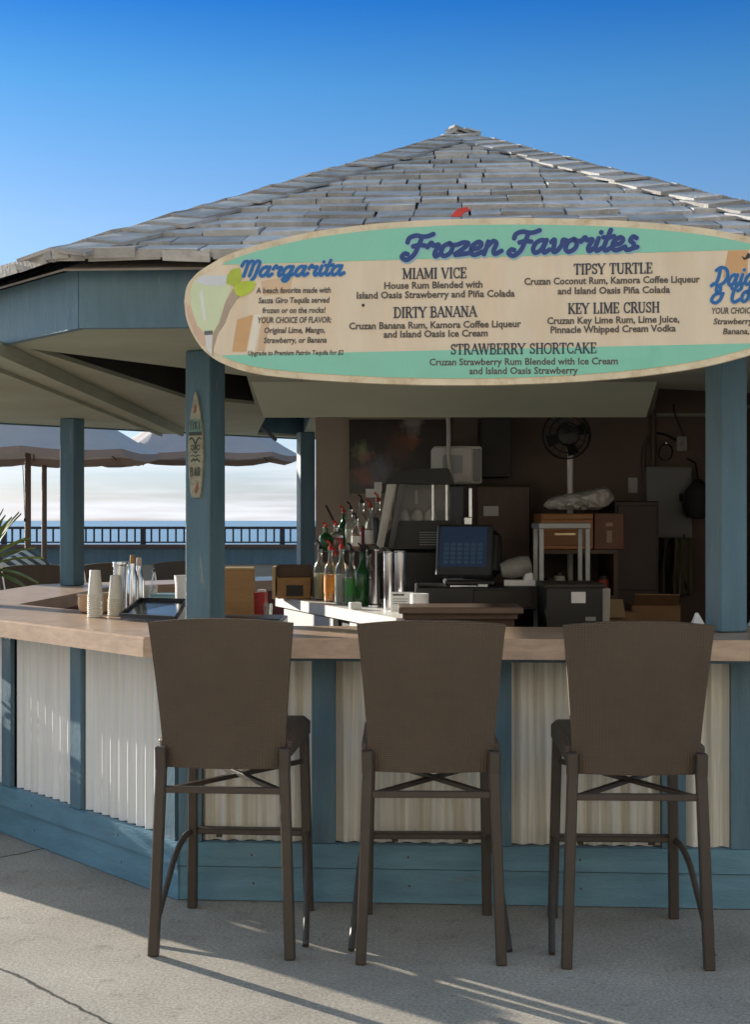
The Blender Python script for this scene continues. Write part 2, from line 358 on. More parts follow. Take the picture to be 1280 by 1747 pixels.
# ------------------------------------------------------------------ the bar counter
RB, RC, RI = 2.645, 2.86, 2.29
bar = thing('bar_counter', (C.x, C.y, 0), 'eight sided outdoor bar counter with corrugated white panels, blue trim and wood top', 'bar counter')
ft = 0
for k in (7, 0, 1, 2, 3):                        # top slabs per face
    a, b, c_, d_ = vert(k, RC), vert(k - 1, RC), vert(k - 1, RI), vert(k, RI); e = (b - a).normalized() * .0012
    x_ = Vector((e.x, e.y, 0)).normalized()
    mb = MB(); 
    P4 = [a + e, b - e, c_ - e, d_ + e]; bv = .006; nrm = face_n(k) * bv
    mb.prism([P4[0] - nrm, P4[1] - nrm, P4[2], P4[3]], ZT - .006, ZT)
    mb.prism(P4, .955, ZT - .006)
    mb.build('countertop', COUNTER, bar)
def strip(k, t0, t1, r, z0, z1, th):             # board on face k
    L_ = flen(r); a, b = fpt(k, t0, r), fpt(k, t1, r); n = face_n(k) * th
    return MB().prism([a, b, b + n, a + n], z0, z1)
TR = {0: (.0, .56, 1.235, 1.885), 1: (.02, .66, 1.16, 1.75), 2: (.02, .75, 1.5), 3: (.02, .75, 1.5), 7: (.02, .6, 1.2, 1.8)}
for k in (7, 0, 1, 2, 3):
    Lb = flen(RB)
    strip(k, .012, Lb - .012, RB - .032, .002, .93, .004).build('base_frame', DARK, bar)
    edges = []
    if k == 0: cs = [.045, .562, 1.235, 1.89, Lb - .045]
    elif k == 1: cs = [.05, .52, 1.06, 1.62, Lb - .05]
    else: cs = [.05, .6, 1.1, 1.62, Lb - .05]
    if k == 1: cs = [Lb - c_ for c_ in (.05, .78, 1.43, 2.14)][::-1]
    for c_ in cs: strip(k, c_ - .045, c_ + .045, RB - .002, .228, .925, .02).build('trim_board', TEAL, bar)
    for c0, c1 in zip(cs, cs[1:]):
        t0, t1 = c0 + .0452, c1 - .0452; nseg = int((t1 - t0) / .0068); cm_ = MB(); vs_ = []
        dirr = (vert(k - 1, RB) - vert(k, RB)).normalized(); n = face_n(k); ph = rnd.random() * 6
        for i in range(nseg + 1):
            t = t0 + (t1 - t0) * i / nseg; dd = -.0115 + .0105 * sin(2 * pi * t / .068 + ph); p = vert(k, RB) + dirr * t + n * dd
            vs_ += [(p.x, p.y, .229), (p.x, p.y, .924)]
        cm_.add(vs_, [(2 * i, 2 * i + 2, 2 * i + 3, 2 * i + 1) for i in range(nseg)]); cm_.build('corrugated_panel', CORR if k in (0, 7) else CORR2, bar, smooth=True)
    strip(k, .0, Lb, RB - .002, .926, .953, .034).build('top_rail', TEAL, bar)
    Lk = flen(RB + .018)
    strip(k, .0015, Lk - .0015, RB + .018 - .03, .004, .132, .03).build('kick_board', TEALK, bar)
    Lk = flen(RB + .03)
    strip(k, .0015, Lk - .0015, RB + .03 - .042, .137, .227, .042).build('kick_board', TEALK, bar)
    Li = flen(RI + .03)
    strip(k, .0, Li, RI + .03, .0, .953, .02).build('inner_panel', MAROON, bar)
# low service shelf inside, behind the front and front-left counters
shf = MB()
for k in (0, 1):
    a, b, c_, d_ = vert(k, RI - .003), vert(k - 1, RI - .003), vert(k - 1, 1.72), vert(k, 1.72); e = (b - a).normalized() * .002
    shf.prism([a + e, b - e, c_ - e, d_ + e], .93, .965)
shf.build('service_shelf', M('shelf_steel', (.1, .1, .1), .35, .1, metal=.6), bar)

# ------------------------------------------------------------------ bar stools
def weave():
    m = M('woven_wicker', (.082, .058, .038), .6, .15, 3); t = m.node_tree; n = t.nodes; l = t.links; b = n['Principled BSDF']
    c = n.new('ShaderNodeTexCoord'); w1 = n.new('ShaderNodeTexWave'); w1.bands_direction = 'Z'; w1.inputs['Scale'].default_value = 44; w1.inputs['Distortion'].default_value = .6
    w2 = n.new('ShaderNodeTexWave'); w2.bands_direction = 'X'; w2.inputs['Scale'].default_value = 30; w2.inputs['Distortion'].default_value = .6
    l.new(c.outputs['Object'], w1.inputs[0]); l.new(c.outputs['Object'], w2.inputs[0])
    a = n.new('ShaderNodeMath'); a.operation = 'ADD'; l.new(w1.outputs['Fac'], a.inputs[0]); l.new(w2.outputs['Fac'], a.inputs[1])
    bp = n.new('ShaderNodeBump'); src = b.inputs['Base Color'].links[0].from_socket; wm = n.new('ShaderNodeMapRange'); wm.inputs[2].default_value = 2; wm.inputs[3].default_value = .92; wm.inputs[4].default_value = 1.08; l.new(a.outputs[0], wm.inputs[0])
    vm = n.new('ShaderNodeVectorMath'); vm.operation = 'SCALE'; l.new(src, vm.inputs[0]); l.new(wm.outputs[0], vm.inputs['Scale']); l.new(vm.outputs[0], b.inputs['Base Color'])
    bp.inputs['Strength'].default_value = .4; bp.inputs['Distance'].default_value = .003; l.new(a.outputs[0], bp.inputs['Height']); l.new(bp.outputs[0], b.inputs['Normal'])
    return m
WEAVE = weave()
def make_stool():
    st = thing('bar_stool', (0, 0, 0), 'x', 'bar stool', 'brown wicker bar stools around the bar')
    bk = MB(); nz, nx = 14, 16; zs = [.627 + (1.122 - .627) * i / nz for i in range(nz + 1)]
    fr, bkk = [], []
    for i, z in enumerate(zs):
        t = i / nz; hw = .211 + (.0335 * max(0, (t - .18) / .82) ** 1.25)
        if t < .06: hw -= .004
        for j in range(nx + 1):
            u = -1 + 2 * j / nx; zz = z + t ** 6 * .016 * (1 - u * u)
            y = -.268 - .075 * t ** 1.3 + .03 * u * u - .004 * sin(pi * t)
            fr.append((u * hw, y, zz)); bkk.append((u * hw, y + .024, zz))
    q = nx + 1; vs_ = fr + bkk; o2 = len(fr); fs = []
    for i in range(nz):
        for j in range(nx):
            a = i * q + j; fs += [(a, a + 1, a + q + 1, a + q), (o2 + a + q, o2 + a + q + 1, o2 + a + 1, o2 + a)]
        a = i * q; fs += [(a, a + q, o2 + a + q, o2 + a), (a + nx, o2 + a + nx, o2 + a + nx + q, a + nx + q)]
    for j in range(nx):
        fs += [(j, o2 + j, o2 + j + 1, j + 1), (nz * q + j, nz * q + j + 1, o2 + nz * q + j + 1, o2 + nz * q + j)]
    bk.add(vs_, fs).build('backrest', WEAVE, st, smooth=True)
    s_ = MB(); s_.box((0, .02, .692), (.462, .50, .085), bev=.02); s_.build('seat', WEAVE, st, smooth=True)
    for sx in (-1, 1):
        MB().bar((sx * .232, -.285, 0), (sx * .209, -.262, .645), .035, .035, up=(0, 1, 0)).bar((sx * .210, -.262, .625), (sx * .211, -.265, .70), .037, .037, up=(0, 1, 0)).build('leg', STOOLM, st)
        MB().bar((sx * .222, .285, 0), (sx * .209, .245, .665), .035, .035, up=(0, 1, 0)).build('leg', STOOLM, st)
        pts = catmull([(sx * .222, .268, .292), (sx * .232, .19, .288), (sx * .243, .09, .245), (sx * .252, .0, .165), (sx * .262, -.1, .07), (sx * .268, -.165, .008)], 5)
        MB().tube(pts, .0115, 10).build('side_rail', STOOLM, st, smooth=True)
    MB().bar((-.215, -.264, .556), (.215, -.264, .556), .02, .022).build('stretcher', STOOLM, st)
    fb = MB().box((0, .285, .293), (.45, .05, .022), bev=.004)
    for sx in (-.12, .14): fb.lathe([(.0, -.012), (.012, -.012), (.012, 0)], (sx, .285, .281), 10)
    fb.build('footrest', STOOLM, st)
    MB().bar((-.2, -.25, .55), (.205, .245, .566), .02, .016).bar((.2, -.25, .551), (-.205, .245, .584), .02, .016).build('cross_brace', STOOLM, st)
    return st
st0 = make_stool()
STO = [((-.492, 4.795), -4.5, 'brown wicker bar stool in front of the counter corner below the small tiki surfboard'),
       ((.19, 4.725), -1.0, 'brown wicker bar stool in the middle of the front row, facing the white card'),
       ((.868, 4.68), -2.0, 'brown wicker bar stool in front of the counter nearest the bright blue post')]
nb = face_n(3); tb = (vert(2, 1) - vert(3, 1)).normalized()
for i, (t, lab) in enumerate(((-.42, 'dark stool back seen past the tan wooden box, beyond the far counter'), (.2, 'dark stool back seen between the steel shakers and the blue post, beyond the far counter'),
                              (.86, 'dark stool back beyond the far counter, below the striped lounge chair'))):
    p = C + nb * 3.28 + tb * t; STO.append(((p.x, p.y), math.degrees(math.atan2(-(-nb).x, (-nb).y)), lab))
for k, t, lab in ((2, .75, 'brown wicker bar stool round the corner on the sea side of the counter'),):
    n = face_n(k); d = (vert(k - 1, 1) - vert(k, 1)).normalized(); p = vert(k, 3.0) + d * (flen(3.0) - t if k == 1 else t)
    if k == 1: p = vert(0, RB) + (vert(1, RB) - vert(0, RB)).normalized() * t + n * (3.0 - RB)
    STO.append(((p.x, p.y), math.degrees(math.atan2(n.x, -n.y)), lab))
for i, (p, a, lab) in enumerate(STO):
    o = st0 if i == 0 else copy_tree(st0)
    o.location = (p[0], p[1], 0.001); o.rotation_euler = (0, 0, R(a)); o['label'] = lab

# ------------------------------------------------------------------ the surfboard menu board
BY = R(8.0)
BO = PX(316, 515, 4.41); BU = Vector((cos(BY), -sin(BY), 0)); BN = Vector((-sin(BY), -cos(BY), 0))   # BN faces the viewer
def B2(x, y):                                    # photo pixel -> (u, v) on the board's plane
    d = PX(x, y, 1) - Vector((0, 0, HCAM)); o = Vector((0, 0, HCAM)); t = (BO - o).dot(BN) / d.dot(BN); p = o + d * t - BO
    return p.dot(BU), p.z
def BW(u, v, h=0): return BO + BU * u + Vector((0, 0, v)) + BN * h
top_px = [(314, 515), (318, 490), (330, 472), (350, 456), (400, 430), (500, 402), (600, 386), (700, 377), (800, 373), (900, 372), (1000, 374), (1100, 379), (1200, 389), (1280, 404), (1340, 422), (1385, 445), (1405, 475), (1410, 505)]
bot_px = [(314, 515), (318, 545), (332, 577), (352, 602), (382, 621), (430, 636), (500, 645), (600, 652), (700, 656), (800, 657), (900, 655), (1000, 650), (1100, 641), (1200, 626), (1280, 606), (1340, 586), (1385, 558), (1405, 530), (1410, 505)]
topc = catmull([(*B2(*p), 0) for p in top_px], 5); botc = catmull([(*B2(*p), 0) for p in bot_px], 5)
def interp(c, u):
    if u <= c[0].x: return c[0].y
    for a, b in zip(c, c[1:]):
        if a.x <= u <= b.x and b.x > a.x: return a.y + (b.y - a.y) * (u - a.x) / (b.x - a.x)
    return c[-1].y
board = thing('menu_board', BO, 'long surfboard shaped drinks menu sign with teal bands hanging on the front fascia', 'menu sign')
def bpoly(poly, h0, h1):                         # closed (u,v) outline -> slab between heights h0, h1 above the board plane
    n = len(poly); ar = sum(poly[i][0] * poly[(i + 1) % n][1] - poly[(i + 1) % n][0] * poly[i][1] for i in range(n))
    if ar < 0: poly = poly[::-1]
    vs_ = [BW(p[0], p[1], h0) for p in poly] + [BW(p[0], p[1], h1) for p in poly]
    return MB().add(vs_, [tuple(range(n - 1, -1, -1)), tuple(range(n, 2 * n))] + [(i, (i + 1) % n, n + (i + 1) % n, n + i) for i in range(n)])
def inset(mg):
    u0, u1 = topc[0].x + mg, topc[-1].x - mg
    us = [u0 + (u1 - u0) * (.5 - .5 * cos(pi * i / 80)) for i in range(81)]
    # shrink the vertical extent, more where the outline is steep
    def off(c, u, sgn):
        sl = (interp(c, u + .004) - interp(c, u - .004)) / .008; return interp(c, u) + sgn * mg * min(2.2, math.sqrt(1 + sl * sl))
    T = [(u, off(topc, u, -1)) for u in us]; B = [(u, off(botc, u, 1)) for u in us]
    return [(u, max(t, b_)) for (u, t), (_, b_) in zip(T, B)], [(u, min(t, b_)) for (u, t), (_, b_) in zip(T, B)]
RIM = M('board_rim', (.72, .61, .43), .5, .15, 8, dirt=(.45, .25, .1), dscale=14, damt=.75, spec=.4)
def plank_mat():
    m = M('board_planks', (.74, .615, .46), .42, .08, 3, stretch=(4, 4, 1), dirt=(.70, .44, .24), dscale=2.2, damt=.35, spec=.5); return m
BFACE = plank_mat()
BTEAL = M('board_teal', (.25, .60, .45), .42, .1, 3, stretch=(1.5, 1, 1), dirt=(.14, .46, .33), dscale=3, damt=.5)
outl = [(p.x, p.y) for p in topc] + [(p.x, p.y) for p in reversed(botc[1:-1])]
bpoly(outl, -.03, 0).build('board', RIM, board)
T, B = inset(.021)
bpoly(T + B[::-1], .0, .0015).build('board_face', BFACE, board)
b_hi = lambda u: ((B2(378, 452)[1]) + (B2(1280, 426)[1] - B2(378, 452)[1]) * (u - B2(378, 452)[0]) / (B2(1280, 426)[0] - B2(378, 452)[0]))
b_lo = lambda u: ((B2(390, 606)[1]) + (B2(1280, 586)[1] - B2(390, 606)[1]) * (u - B2(390, 606)[0]) / (B2(1280, 586)[0] - B2(390, 606)[0]))
hi = [(u, t) for (u, t) in T if t > b_hi(u) + .001]; bpoly(hi + [(u, b_hi(u)) for u, t in reversed(hi)], .0015, .003).build('teal_band', BTEAL, board)
lo = [(u, t) for (u, t) in B if t < b_lo(u) - .001]; bpoly(lo + [(u, b_lo(u)) for u, t in reversed(lo)], .0015, .003).build('teal_band', BTEAL, board)
# painted cocktail glass at the rounded end
LIQ = M('printed_drink', (.62, .68, .44), .45, .1, 6); FROST = M('printed_frost', (.62, .64, .66), .45, .06, 8)
def pxpoly(pts, h0, h1): return bpoly([B2(*p) for p in pts], h0, h1)
gl = pxpoly([(325, 495), (330, 480), (341, 471), (398, 469), (393, 496), (384, 515), (378, 535), (373, 553), (364, 567), (349, 567), (337, 556), (331, 540), (326, 524)], .0015, .0026).build('printed_glass', LIQ, board)
pxpoly([(334, 480), (343, 471), (397, 469.5), (395, 484), (375, 488), (350, 487)], .0026, .0032).build('printed_frost', FROST, gl)
pxpoly([(350.5, 568), (362.5, 567), (361, 590), (362, 605), (358, 603), (353, 596), (351, 585)], .0016, .0030).build('printed_stem', M('printed_stem', (.66, .66, .62), .4, .05), gl)
pxpoly([(349, 565), (363, 564), (363, 571), (349, 572)], .003, .0036).build('printed_stem_collar', M('printed_grey', (.12, .14, .13), .5, .05), gl)
LIME = M('printed_lime', (.50, .60, .06), .5, .2, 20); LIME2 = M('printed_lime_dark', (.42, .50, .06), .5, .15, 20)
lim = pxpoly([(386, 484), (388, 470), (396, 460), (409, 457), (413, 470), (410, 483), (399, 488)], .0032, .0042).build('printed_lime', LIME2, gl)
pxpoly([(399, 489), (415, 480), (431, 479), (437, 484), (433, 494), (424, 502), (411, 507), (402, 502)], .0042, .0048).build('printed_lime_slice', LIME, lim)
pxpoly([(385, 515), (398, 492), (410, 507), (404, 512), (392, 530), (384, 552), (372, 570), (366, 590), (363, 606), (362, 590), (364, 568), (374, 552), (379, 535)], .0015, .0022).build('printed_shadow', M('printed_shade', (.42, .33, .25), .5, .1, 20), board)
pxpoly([(324, 520), (331, 541), (337, 557), (349, 568), (351, 590), (345, 590), (332, 570), (322, 545), (318, 525)], .0015, .0022).build('printed_shadow', M('printed_pink', (.66, .45, .33), .5, .1, 20), board)
pxpoly([(340, 498), (346, 496), (352, 545), (347, 548)], .0026, .0030).build('printed_glint', M('printed_white', (.72, .73, .66), .5, .05), gl)
pxpoly([(434, 537), (446, 537), (434, 600), (422, 600)], .0016, .0021).build('printed_stripe', M('printed_cream', (.80, .73, .60), .5, .05), board)
pxpoly([(448, 540), (462, 540), (452, 598), (438, 600)], .0016, .0021).build('printed_stripe', M('printed_peach', (.64, .45, .29), .5, .1, 5), board)
ORG = M('printed_orange', (.62, .36, .17), .5, .1, 5); 
pxpoly([(405, 545), (432, 537), (420, 600), (396, 600)], .0016, .0021).build('printed_stain', ORG, board)
pxpoly([(1243, 428), (1278, 427), (1276, 470), (1234, 474)], .0016, .0021).build('printed_stain', ORG, board)
pxpoly([(445, 480), (500, 470), (495, 500), (450, 505)], .0016, .0020).build('printed_stain', M('printed_peach', (.64, .45, .29), .5, .1, 5), board)
pxpoly([(1266, 437), (1272, 440), (1277, 431), (1284, 437), (1279, 441), (1270, 444)], .003, .0036).build('printed_bird', INK, board)

# --- lettering -----------------------------------------------------------------
SCRIPT = {
 'F': (1.2, [[(-.02, 1.2), (.02, 1.55), (.35, 1.72), (.7, 1.62), (1.0, 1.62), (1.3, 1.78)], [(.72, 1.6), (.66, .9), (.56, .2), (.25, -.18), (-.08, .05), (.02, .32), (.2, .26)], [(.36, .86), (.66, .95), (1.02, .9)]]),
 'M': (1.42, [[(-.12, 1.15), (0, 1.6), (.28, 1.6), (.3, 1.0), (.26, .0)], [(.28, 1.2), (.5, 1.66), (.74, 1.5), (.74, .8), (.7, .05)], [(.72, 1.2), (.96, 1.66), (1.2, 1.5), (1.18, .6), (1.12, -.1), (.98, -.42)]]),
 'D': (1.28, [[(.34, 1.5), (.36, .8), (.26, .1)], [(-.08, .02), (.12, .2), (.5, .0), (.98, .35), (1.1, 1.0), (.85, 1.58), (.35, 1.75), (.02, 1.5)]]),
 'C': (1.02, [[(-.1, 1.5), (.05, 1.25), (.3, 1.2)], [(.55, 1.05), (.8, 1.3), (.7, 1.7), (.4, 1.6), (.18, .9), (.22, .25), (.5, -.02), (.95, .25)]]),
 '&': (1.15, [[(.95, .75), (.8, .2), (.42, -.02), (.08, .25), (.2, .7), (.62, 1.1), (.55, 1.6), (.28, 1.45), (.42, .95), (.98, .85)]]),
 'a': (.98, [[(.62, .75), (.42, 1.0), (.12, .78), (.05, .3), (.25, .0), (.52, .25), (.66, .95)], [(.66, 1.0), (.62, .3), (.76, .0), (1.0, .22)]]),
 'r': (.8, [[(-.02, .75), (.14, 1.1), (.28, .86), (.6, .9), (.5, .3), (.62, .0), (.84, .22)]]),
 'o': (.82, [[(.36, 1.0), (.08, .75), (.06, .25), (.3, .0), (.58, .25), (.58, .75), (.36, 1.0), (.5, .82), (.84, .85)]]),
 'z': (.8, [[(.02, .85), (.3, 1.0), (.6, .9), (.35, .45), (.04, .08), (.35, .08), (.8, .15)]]),
 'e': (.78, [[(.08, .42), (.45, .52), (.54, .82), (.34, 1.0), (.08, .7), (.1, .2), (.36, .0), (.8, .25)]]),
 'n': (.98, [[(.1, 1.0), (.1, .5), (.08, .0)], [(.1, .55), (.36, 1.0), (.58, .8), (.56, .25), (.7, .0), (1.0, .22)]]),
 'v': (.85, [[(-.02, .8), (.12, 1.0), (.2, .55), (.24, .1), (.42, .05), (.62, .5), (.62, .95), (.86, .86)]]),
 'i': (.46, [[(.12, 1.0), (.1, .3), (.24, .0), (.48, .22)], [(.16, 1.42), (.17, 1.46)]]),
 't': (.5, [[(.2, 1.62), (.14, .9), (.12, .25), (.28, .0), (.52, .22)], [(-.1, 1.05), (.2, 1.02), (.5, 1.1)]]),
 's': (.68, [[(-.04, .25), (.16, .0), (.46, .12), (.44, .45), (.2, .72), (.28, 1.02), (.5, .9)], [(.4, .08), (.7, .2)]]),
 'g': (.95, [[(.62, .75), (.42, 1.0), (.12, .78), (.05, .3), (.25, .0), (.52, .25), (.66, .95)], [(.66, 1.0), (.62, .0), (.45, -.55), (.18, -.5), (.25, -.2), (.95, .2)]]),
 'q': (.95, [[(.62, .75), (.42, 1.0), (.12, .78), (.05, .3), (.25, .0), (.52, .25), (.66, .95)], [(.66, 1.0), (.6, -.1), (.6, -.6), (.75, -.3), (.95, .2)]]),
 'u': (.98, [[(.1, 1.0), (.1, .3), (.28, .0), (.52, .25), (.62, 1.0)], [(.62, 1.0), (.62, .25), (.76, .0), (1.0, .22)]]),
 'l': (.46, [[(.14, 1.68), (.12, .9), (.1, .25), (.26, .0), (.48, .22)]]),
 'd': (.98, [[(.62, .75), (.42, 1.0), (.12, .78), (.05, .3), (.25, .0), (.52, .25), (.66, .95)], [(.7, 1.68), (.64, .8), (.62, .25), (.78, .0), (1.0, .22)]]),
 ' ': (.55, []),
}
def ribbon(mb, pts, r, h0, h1):                  # flat rounded stroke lying on the board: a squashed tube
    P = [Vector((p[0], p[1], 0)) for p in pts]; m = len(P)
    if m < 2: return
    vs_ = []; K = 8; rr = [r] * m
    d0 = (P[1] - P[0]).normalized(); d1 = (P[-1] - P[-2]).normalized()
    P = [P[0] - d0 * r * .85, P[0] - d0 * r * .5] + P + [P[-1] + d1 * r * .5, P[-1] + d1 * r * .85]; rr = [r * .45, r * .85] + rr + [r * .85, r * .45]; m = len(P)
    for i, p in enumerate(P):
        d = (P[min(i + 1, m - 1)] - P[max(i - 1, 0)]); d.normalize(); x = Vector((-d.y, d.x, 0))
        for k in range(K):
            a = 2 * pi * k / K + pi / K; u = p + x * cos(a) * rr[i] / cos(pi / K); h = (h0 + h1) / 2 + (h1 - h0) / 2 * sin(a) / sin(pi / 2 - pi / K)
            vs_.append(BW(u.x, u.y, h))
    fs = [(i * K + k, i * K + (k + 1) % K, i * K + K + (k + 1) % K, i * K + K + k) for i in range(m - 1) for k in range(K)] + [tuple(range(K - 1, -1, -1)), tuple(range((m - 1) * K, m * K))]
    mb.add(vs_, fs)
def script(text, x0, y0, x1, y1, xh, wid=.15, shear=.22):
    """glyph strokes for text with its baseline from pixel (x0,y0) to (x1,y1); xh = x-height in pixels; returns stroke lists on the board"""
    tot = sum(SCRIPT[c][0] for c in text); a = Vector(B2(x0, y0)); b = Vector(B2(x1, y1)); ex = (b - a) / tot
    hv = B2((x0 + x1) / 2, (y0 + y1) / 2 - xh)[1] - B2((x0 + x1) / 2, (y0 + y1) / 2)[1]; x = 0; res = []
    for c in text:
        adv, sts = SCRIPT[c]
        for st in sts:
            pp = catmull([(x + px_ + shear * py_ - shear * .4, py_, 0) for px_, py_ in st], 7)
            res.append([(a + ex * p.x + Vector((0, hv * p.y))) for p in pp])
        x += adv
    return res, hv
def put_script(strs, r, h0, h1, mat, name='lettering', parent=None, off=(0, 0)):
    mb = MB()
    for i, st in enumerate(strs): ribbon(mb, [p + Vector(off) for p in st], r, h0, h1 + .00012 * (i % 5))
    return mb.build(name, mat, parent or board)
NAVY = M('navy_print', (.022, .055, .21), .5, .05); BLUE = M('blue_print', (.015, .13, .36), .5, .05); HALO = M('halo_print', (.26, .46, .56), .5, .05); HALO2 = M('pale_print', (.50, .55, .56), .5, .05)
for text, args, fr, mt, hm, o in (
        ('Frozen', (691, 440, 857, 433, 21.5), .19, NAVY, HALO, (.003, -.003)), ('Favorites', (873, 433, 1089, 426, 21.5), .19, NAVY, HALO, (.003, -.003)),
        ('Margarita', (412, 472, 588, 469, 15.5), .19, BLUE, HALO2, (.0, .0)), ('Daiquiri', (1218, 488, 1345, 483, 17.5), .165, BLUE, HALO2, (0, 0)), ('& Coladas', (1214, 517, 1360, 511, 17.5), .165, BLUE, HALO2, (0, 0))):
    strs, hv = script(text, *args)
    base = put_script(strs, hv * fr * 1.3, .0030, .0036, hm, 'lettering', None, o); put_script(strs, hv * fr, .0038, .0046, mt, 'lettering_face', base)

SER = {}
def _def(ch, adv, thick='', thin='', serif='', curves=()):
    f = lambda s_: [tuple(float(v) for v in q.split(',')) for q in s_.split()] if s_ else []
    SER[ch] = (adv, f(thick), f(thin), f(serif), curves)
_def('A', .84, '.42,1,.76,0', '.42,1,.08,0 .2,.34,.62,.34', '.08,0 .76,0')
_def('B', .74, '.18,0,.18,1', '', '.1,0 .1,1', ([(.18, 1), (.45, 1), (.58, .78), (.46, .54), (.18, .53)], [(.18, .53), (.5, .53), (.66, .28), (.5, .0), (.18, 0)]))
_def('C', .76, '', '.66,.98,.66,.72', '', ([(.66, .78), (.5, .98), (.22, .9), (.1, .5), (.22, .1), (.5, .02), (.68, .2)],))
_def('D', .84, '.18,0,.18,1', '', '.1,0 .1,1', ([(.18, 1), (.5, .97), (.72, .7), (.72, .3), (.5, .03), (.18, 0)],))
_def('E', .7, '.18,0,.18,1', '.18,1,.6,1 .18,.52,.46,.52 .18,0,.62,0 .6,1,.6,.8 .62,0,.62,.22 .46,.42,.46,.62', '.1,0 .1,1')
_def('G', .84, '.68,.02,.68,.42', '.66,.98,.66,.74', '.68,.42', ([(.66, .8), (.5, .98), (.22, .9), (.1, .5), (.22, .1), (.48, .0), (.68, .14)],))
_def('H', .86, '.18,0,.18,1 .68,0,.68,1', '.18,.52,.68,.52', '.18,0 .68,0 .18,1 .68,1')
_def('I', .42, '.21,0,.21,1', '', '.21,0 .21,1')
_def('K', .82, '.18,0,.18,1 .34,.56,.7,0', '.2,.4,.66,1', '.18,0 .72,0 .18,1 .64,1')
_def('L', .68, '.18,0,.18,1', '.18,0,.6,0 .6,0,.6,.24', '.18,0 .18,1')
_def('M', 1.04, '.16,1,.5,.08 .86,0,.86,1', '.16,0,.16,1 .5,.08,.84,1', '.16,0 .86,0 .12,1 .9,1')
_def('N', .88, '.16,1,.7,.02', '.16,0,.16,1 .7,0,.7,1', '.16,0 .12,1 .7,1')
_def('O', .86, '', '', '', ([(.43, 1), (.18, .88), (.09, .5), (.18, .12), (.43, 0), (.68, .12), (.77, .5), (.68, .88), (.43, 1)],))
_def('P', .7, '.18,0,.18,1', '', '.18,0 .1,1', ([(.18, 1), (.48, 1), (.62, .74), (.48, .47), (.18, .46)],))
_def('R', .78, '.18,0,.18,1 .42,.5,.7,0', '', '.18,0 .72,0 .1,1', ([(.18, 1), (.46, 1), (.6, .76), (.46, .51), (.18, .5)],))
_def('S', .64, '', '.52,.98,.52,.74 .1,.02,.1,.28', '', ([(.52, .82), (.36, .98), (.14, .86), (.16, .62), (.46, .42), (.54, .2), (.36, .02), (.1, .16)],))
_def('T', .74, '.37,0,.37,1', '.05,1,.69,1 .05,1,.05,.78 .69,1,.69,.78', '.37,0')
_def('U', .84, '.18,.3,.18,1', '.68,.3,.68,1', '.18,1 .68,1', ([(.18, .35), (.24, .08), (.43, 0), (.62, .08), (.68, .35)],))
_def('V', .8, '.08,1,.4,0', '.4,0,.72,1', '.08,1 .72,1')
_def('W', 1.12, '.06,1,.32,0 .54,1,.8,0', '.32,0,.54,1 .8,0,1.04,1', '.06,1 .54,1 1.04,1')
_def('Y', .78, '.07,1,.39,.46 .39,0,.39,.48', '.39,.46,.71,1', '.39,0 .07,1 .71,1')
_def(' ', .42)
def serif(mb, text, xc, y, wpx, hpx, slope=-.02):
    tot = sum(SER[c][0] for c in text); a = Vector(B2(xc - wpx / 2, y - slope * wpx / 2 * -1 if False else y + (-slope) * wpx / 2)); b = Vector(B2(xc + wpx / 2, y + slope * wpx / 2)); ex = (b - a) / tot; hv = B2(xc, y - hpx)[1] - B2(xc, y)[1]; x = 0
    P = lambda px_, py_: a + ex * (x + px_) + Vector((0, hv * py_)); i = 0
    for c in text:
        adv, tk, tn, sf, cv = SER[c]
        def st(pts, r):
            nonlocal i; i += 1
            ribbon(mb, pts, r, .0030, .0037 + .00008 * (i % 7))
        for q in tk: st([P(q[0], q[1]), P(q[2], q[3])], hv * .092)
        for q in tn: st([P(q[0], q[1]), P(q[2], q[3])], hv * .05)
        for q in sf: st([P(q[0] - .13, q[1]), P(q[0] + .13, q[1])], hv * .042)
        for q in cv: st([P(p.x, p.y) for p in catmull([(*p, 0) for p in q], 5)], hv * .07)
        x += adv
INKH = M('ink_heading', (.04, .05, .07), .5, 0); INKS = M('ink_small', (.10, .085, .075), .5, 0)
for t, xc, y, wpx in (('MIAMI VICE', 742, 475, 110), ('TIPSY TURTLE', 1047, 467, 135), ('DIRTY BANANA', 743, 541, 142), ('KEY LIME CRUSH', 1048, 534, 157), ('STRAWBERRY SHORTCAKE', 894, 603.5, 250)):
    hd = MB(); serif(hd, t, xc, y, wpx, 17, -.016 if y < 600 else -.01); hd.build('heading_lettering', INKH, board)
def textmesh(s_, bold=0.0, shear=0):
    cu = bpy.data.curves.new('t', 'FONT'); cu.body = s_; cu.size = 1; cu.offset = bold; cu.extrude = 0; cu.shear = shear; cu.resolution_u = 2
    o = bpy.data.objects.new('t', cu); COL.objects.link(o); dg = bpy.context.evaluated_depsgraph_get(); dg.update()
    me = bpy.data.meshes.new_from_object(o.evaluated_get(dg)); vs_ = [v.co.copy() for v in me.vertices]; fs = [tuple(p.vertices) for p in me.polygons]
    bpy.data.objects.remove(o); bpy.data.curves.remove(cu); bpy.data.meshes.remove(me); return vs_, fs
def smalltext(mb, s_, xc, y, wpx, hpx, slope=-.012, bold=.012, shear=0, h=.0036):
    vs_, fs = textmesh(s_, bold, shear); xs = [v.x for v in vs_]; x0, x1 = min(xs), max(xs)
    a = Vector(B2(xc - wpx / 2, y - slope * wpx / 2)); b = Vector(B2(xc + wpx / 2, y + slope * wpx / 2)); hv = B2(xc, y - hpx)[1] - B2(xc, y)[1]
    out_ = [BW(*(a + (b - a) * ((v.x - x0) / (x1 - x0)) + Vector((0, hv * v.y / .7))), h) for v in vs_]; mb.add(out_, fs)
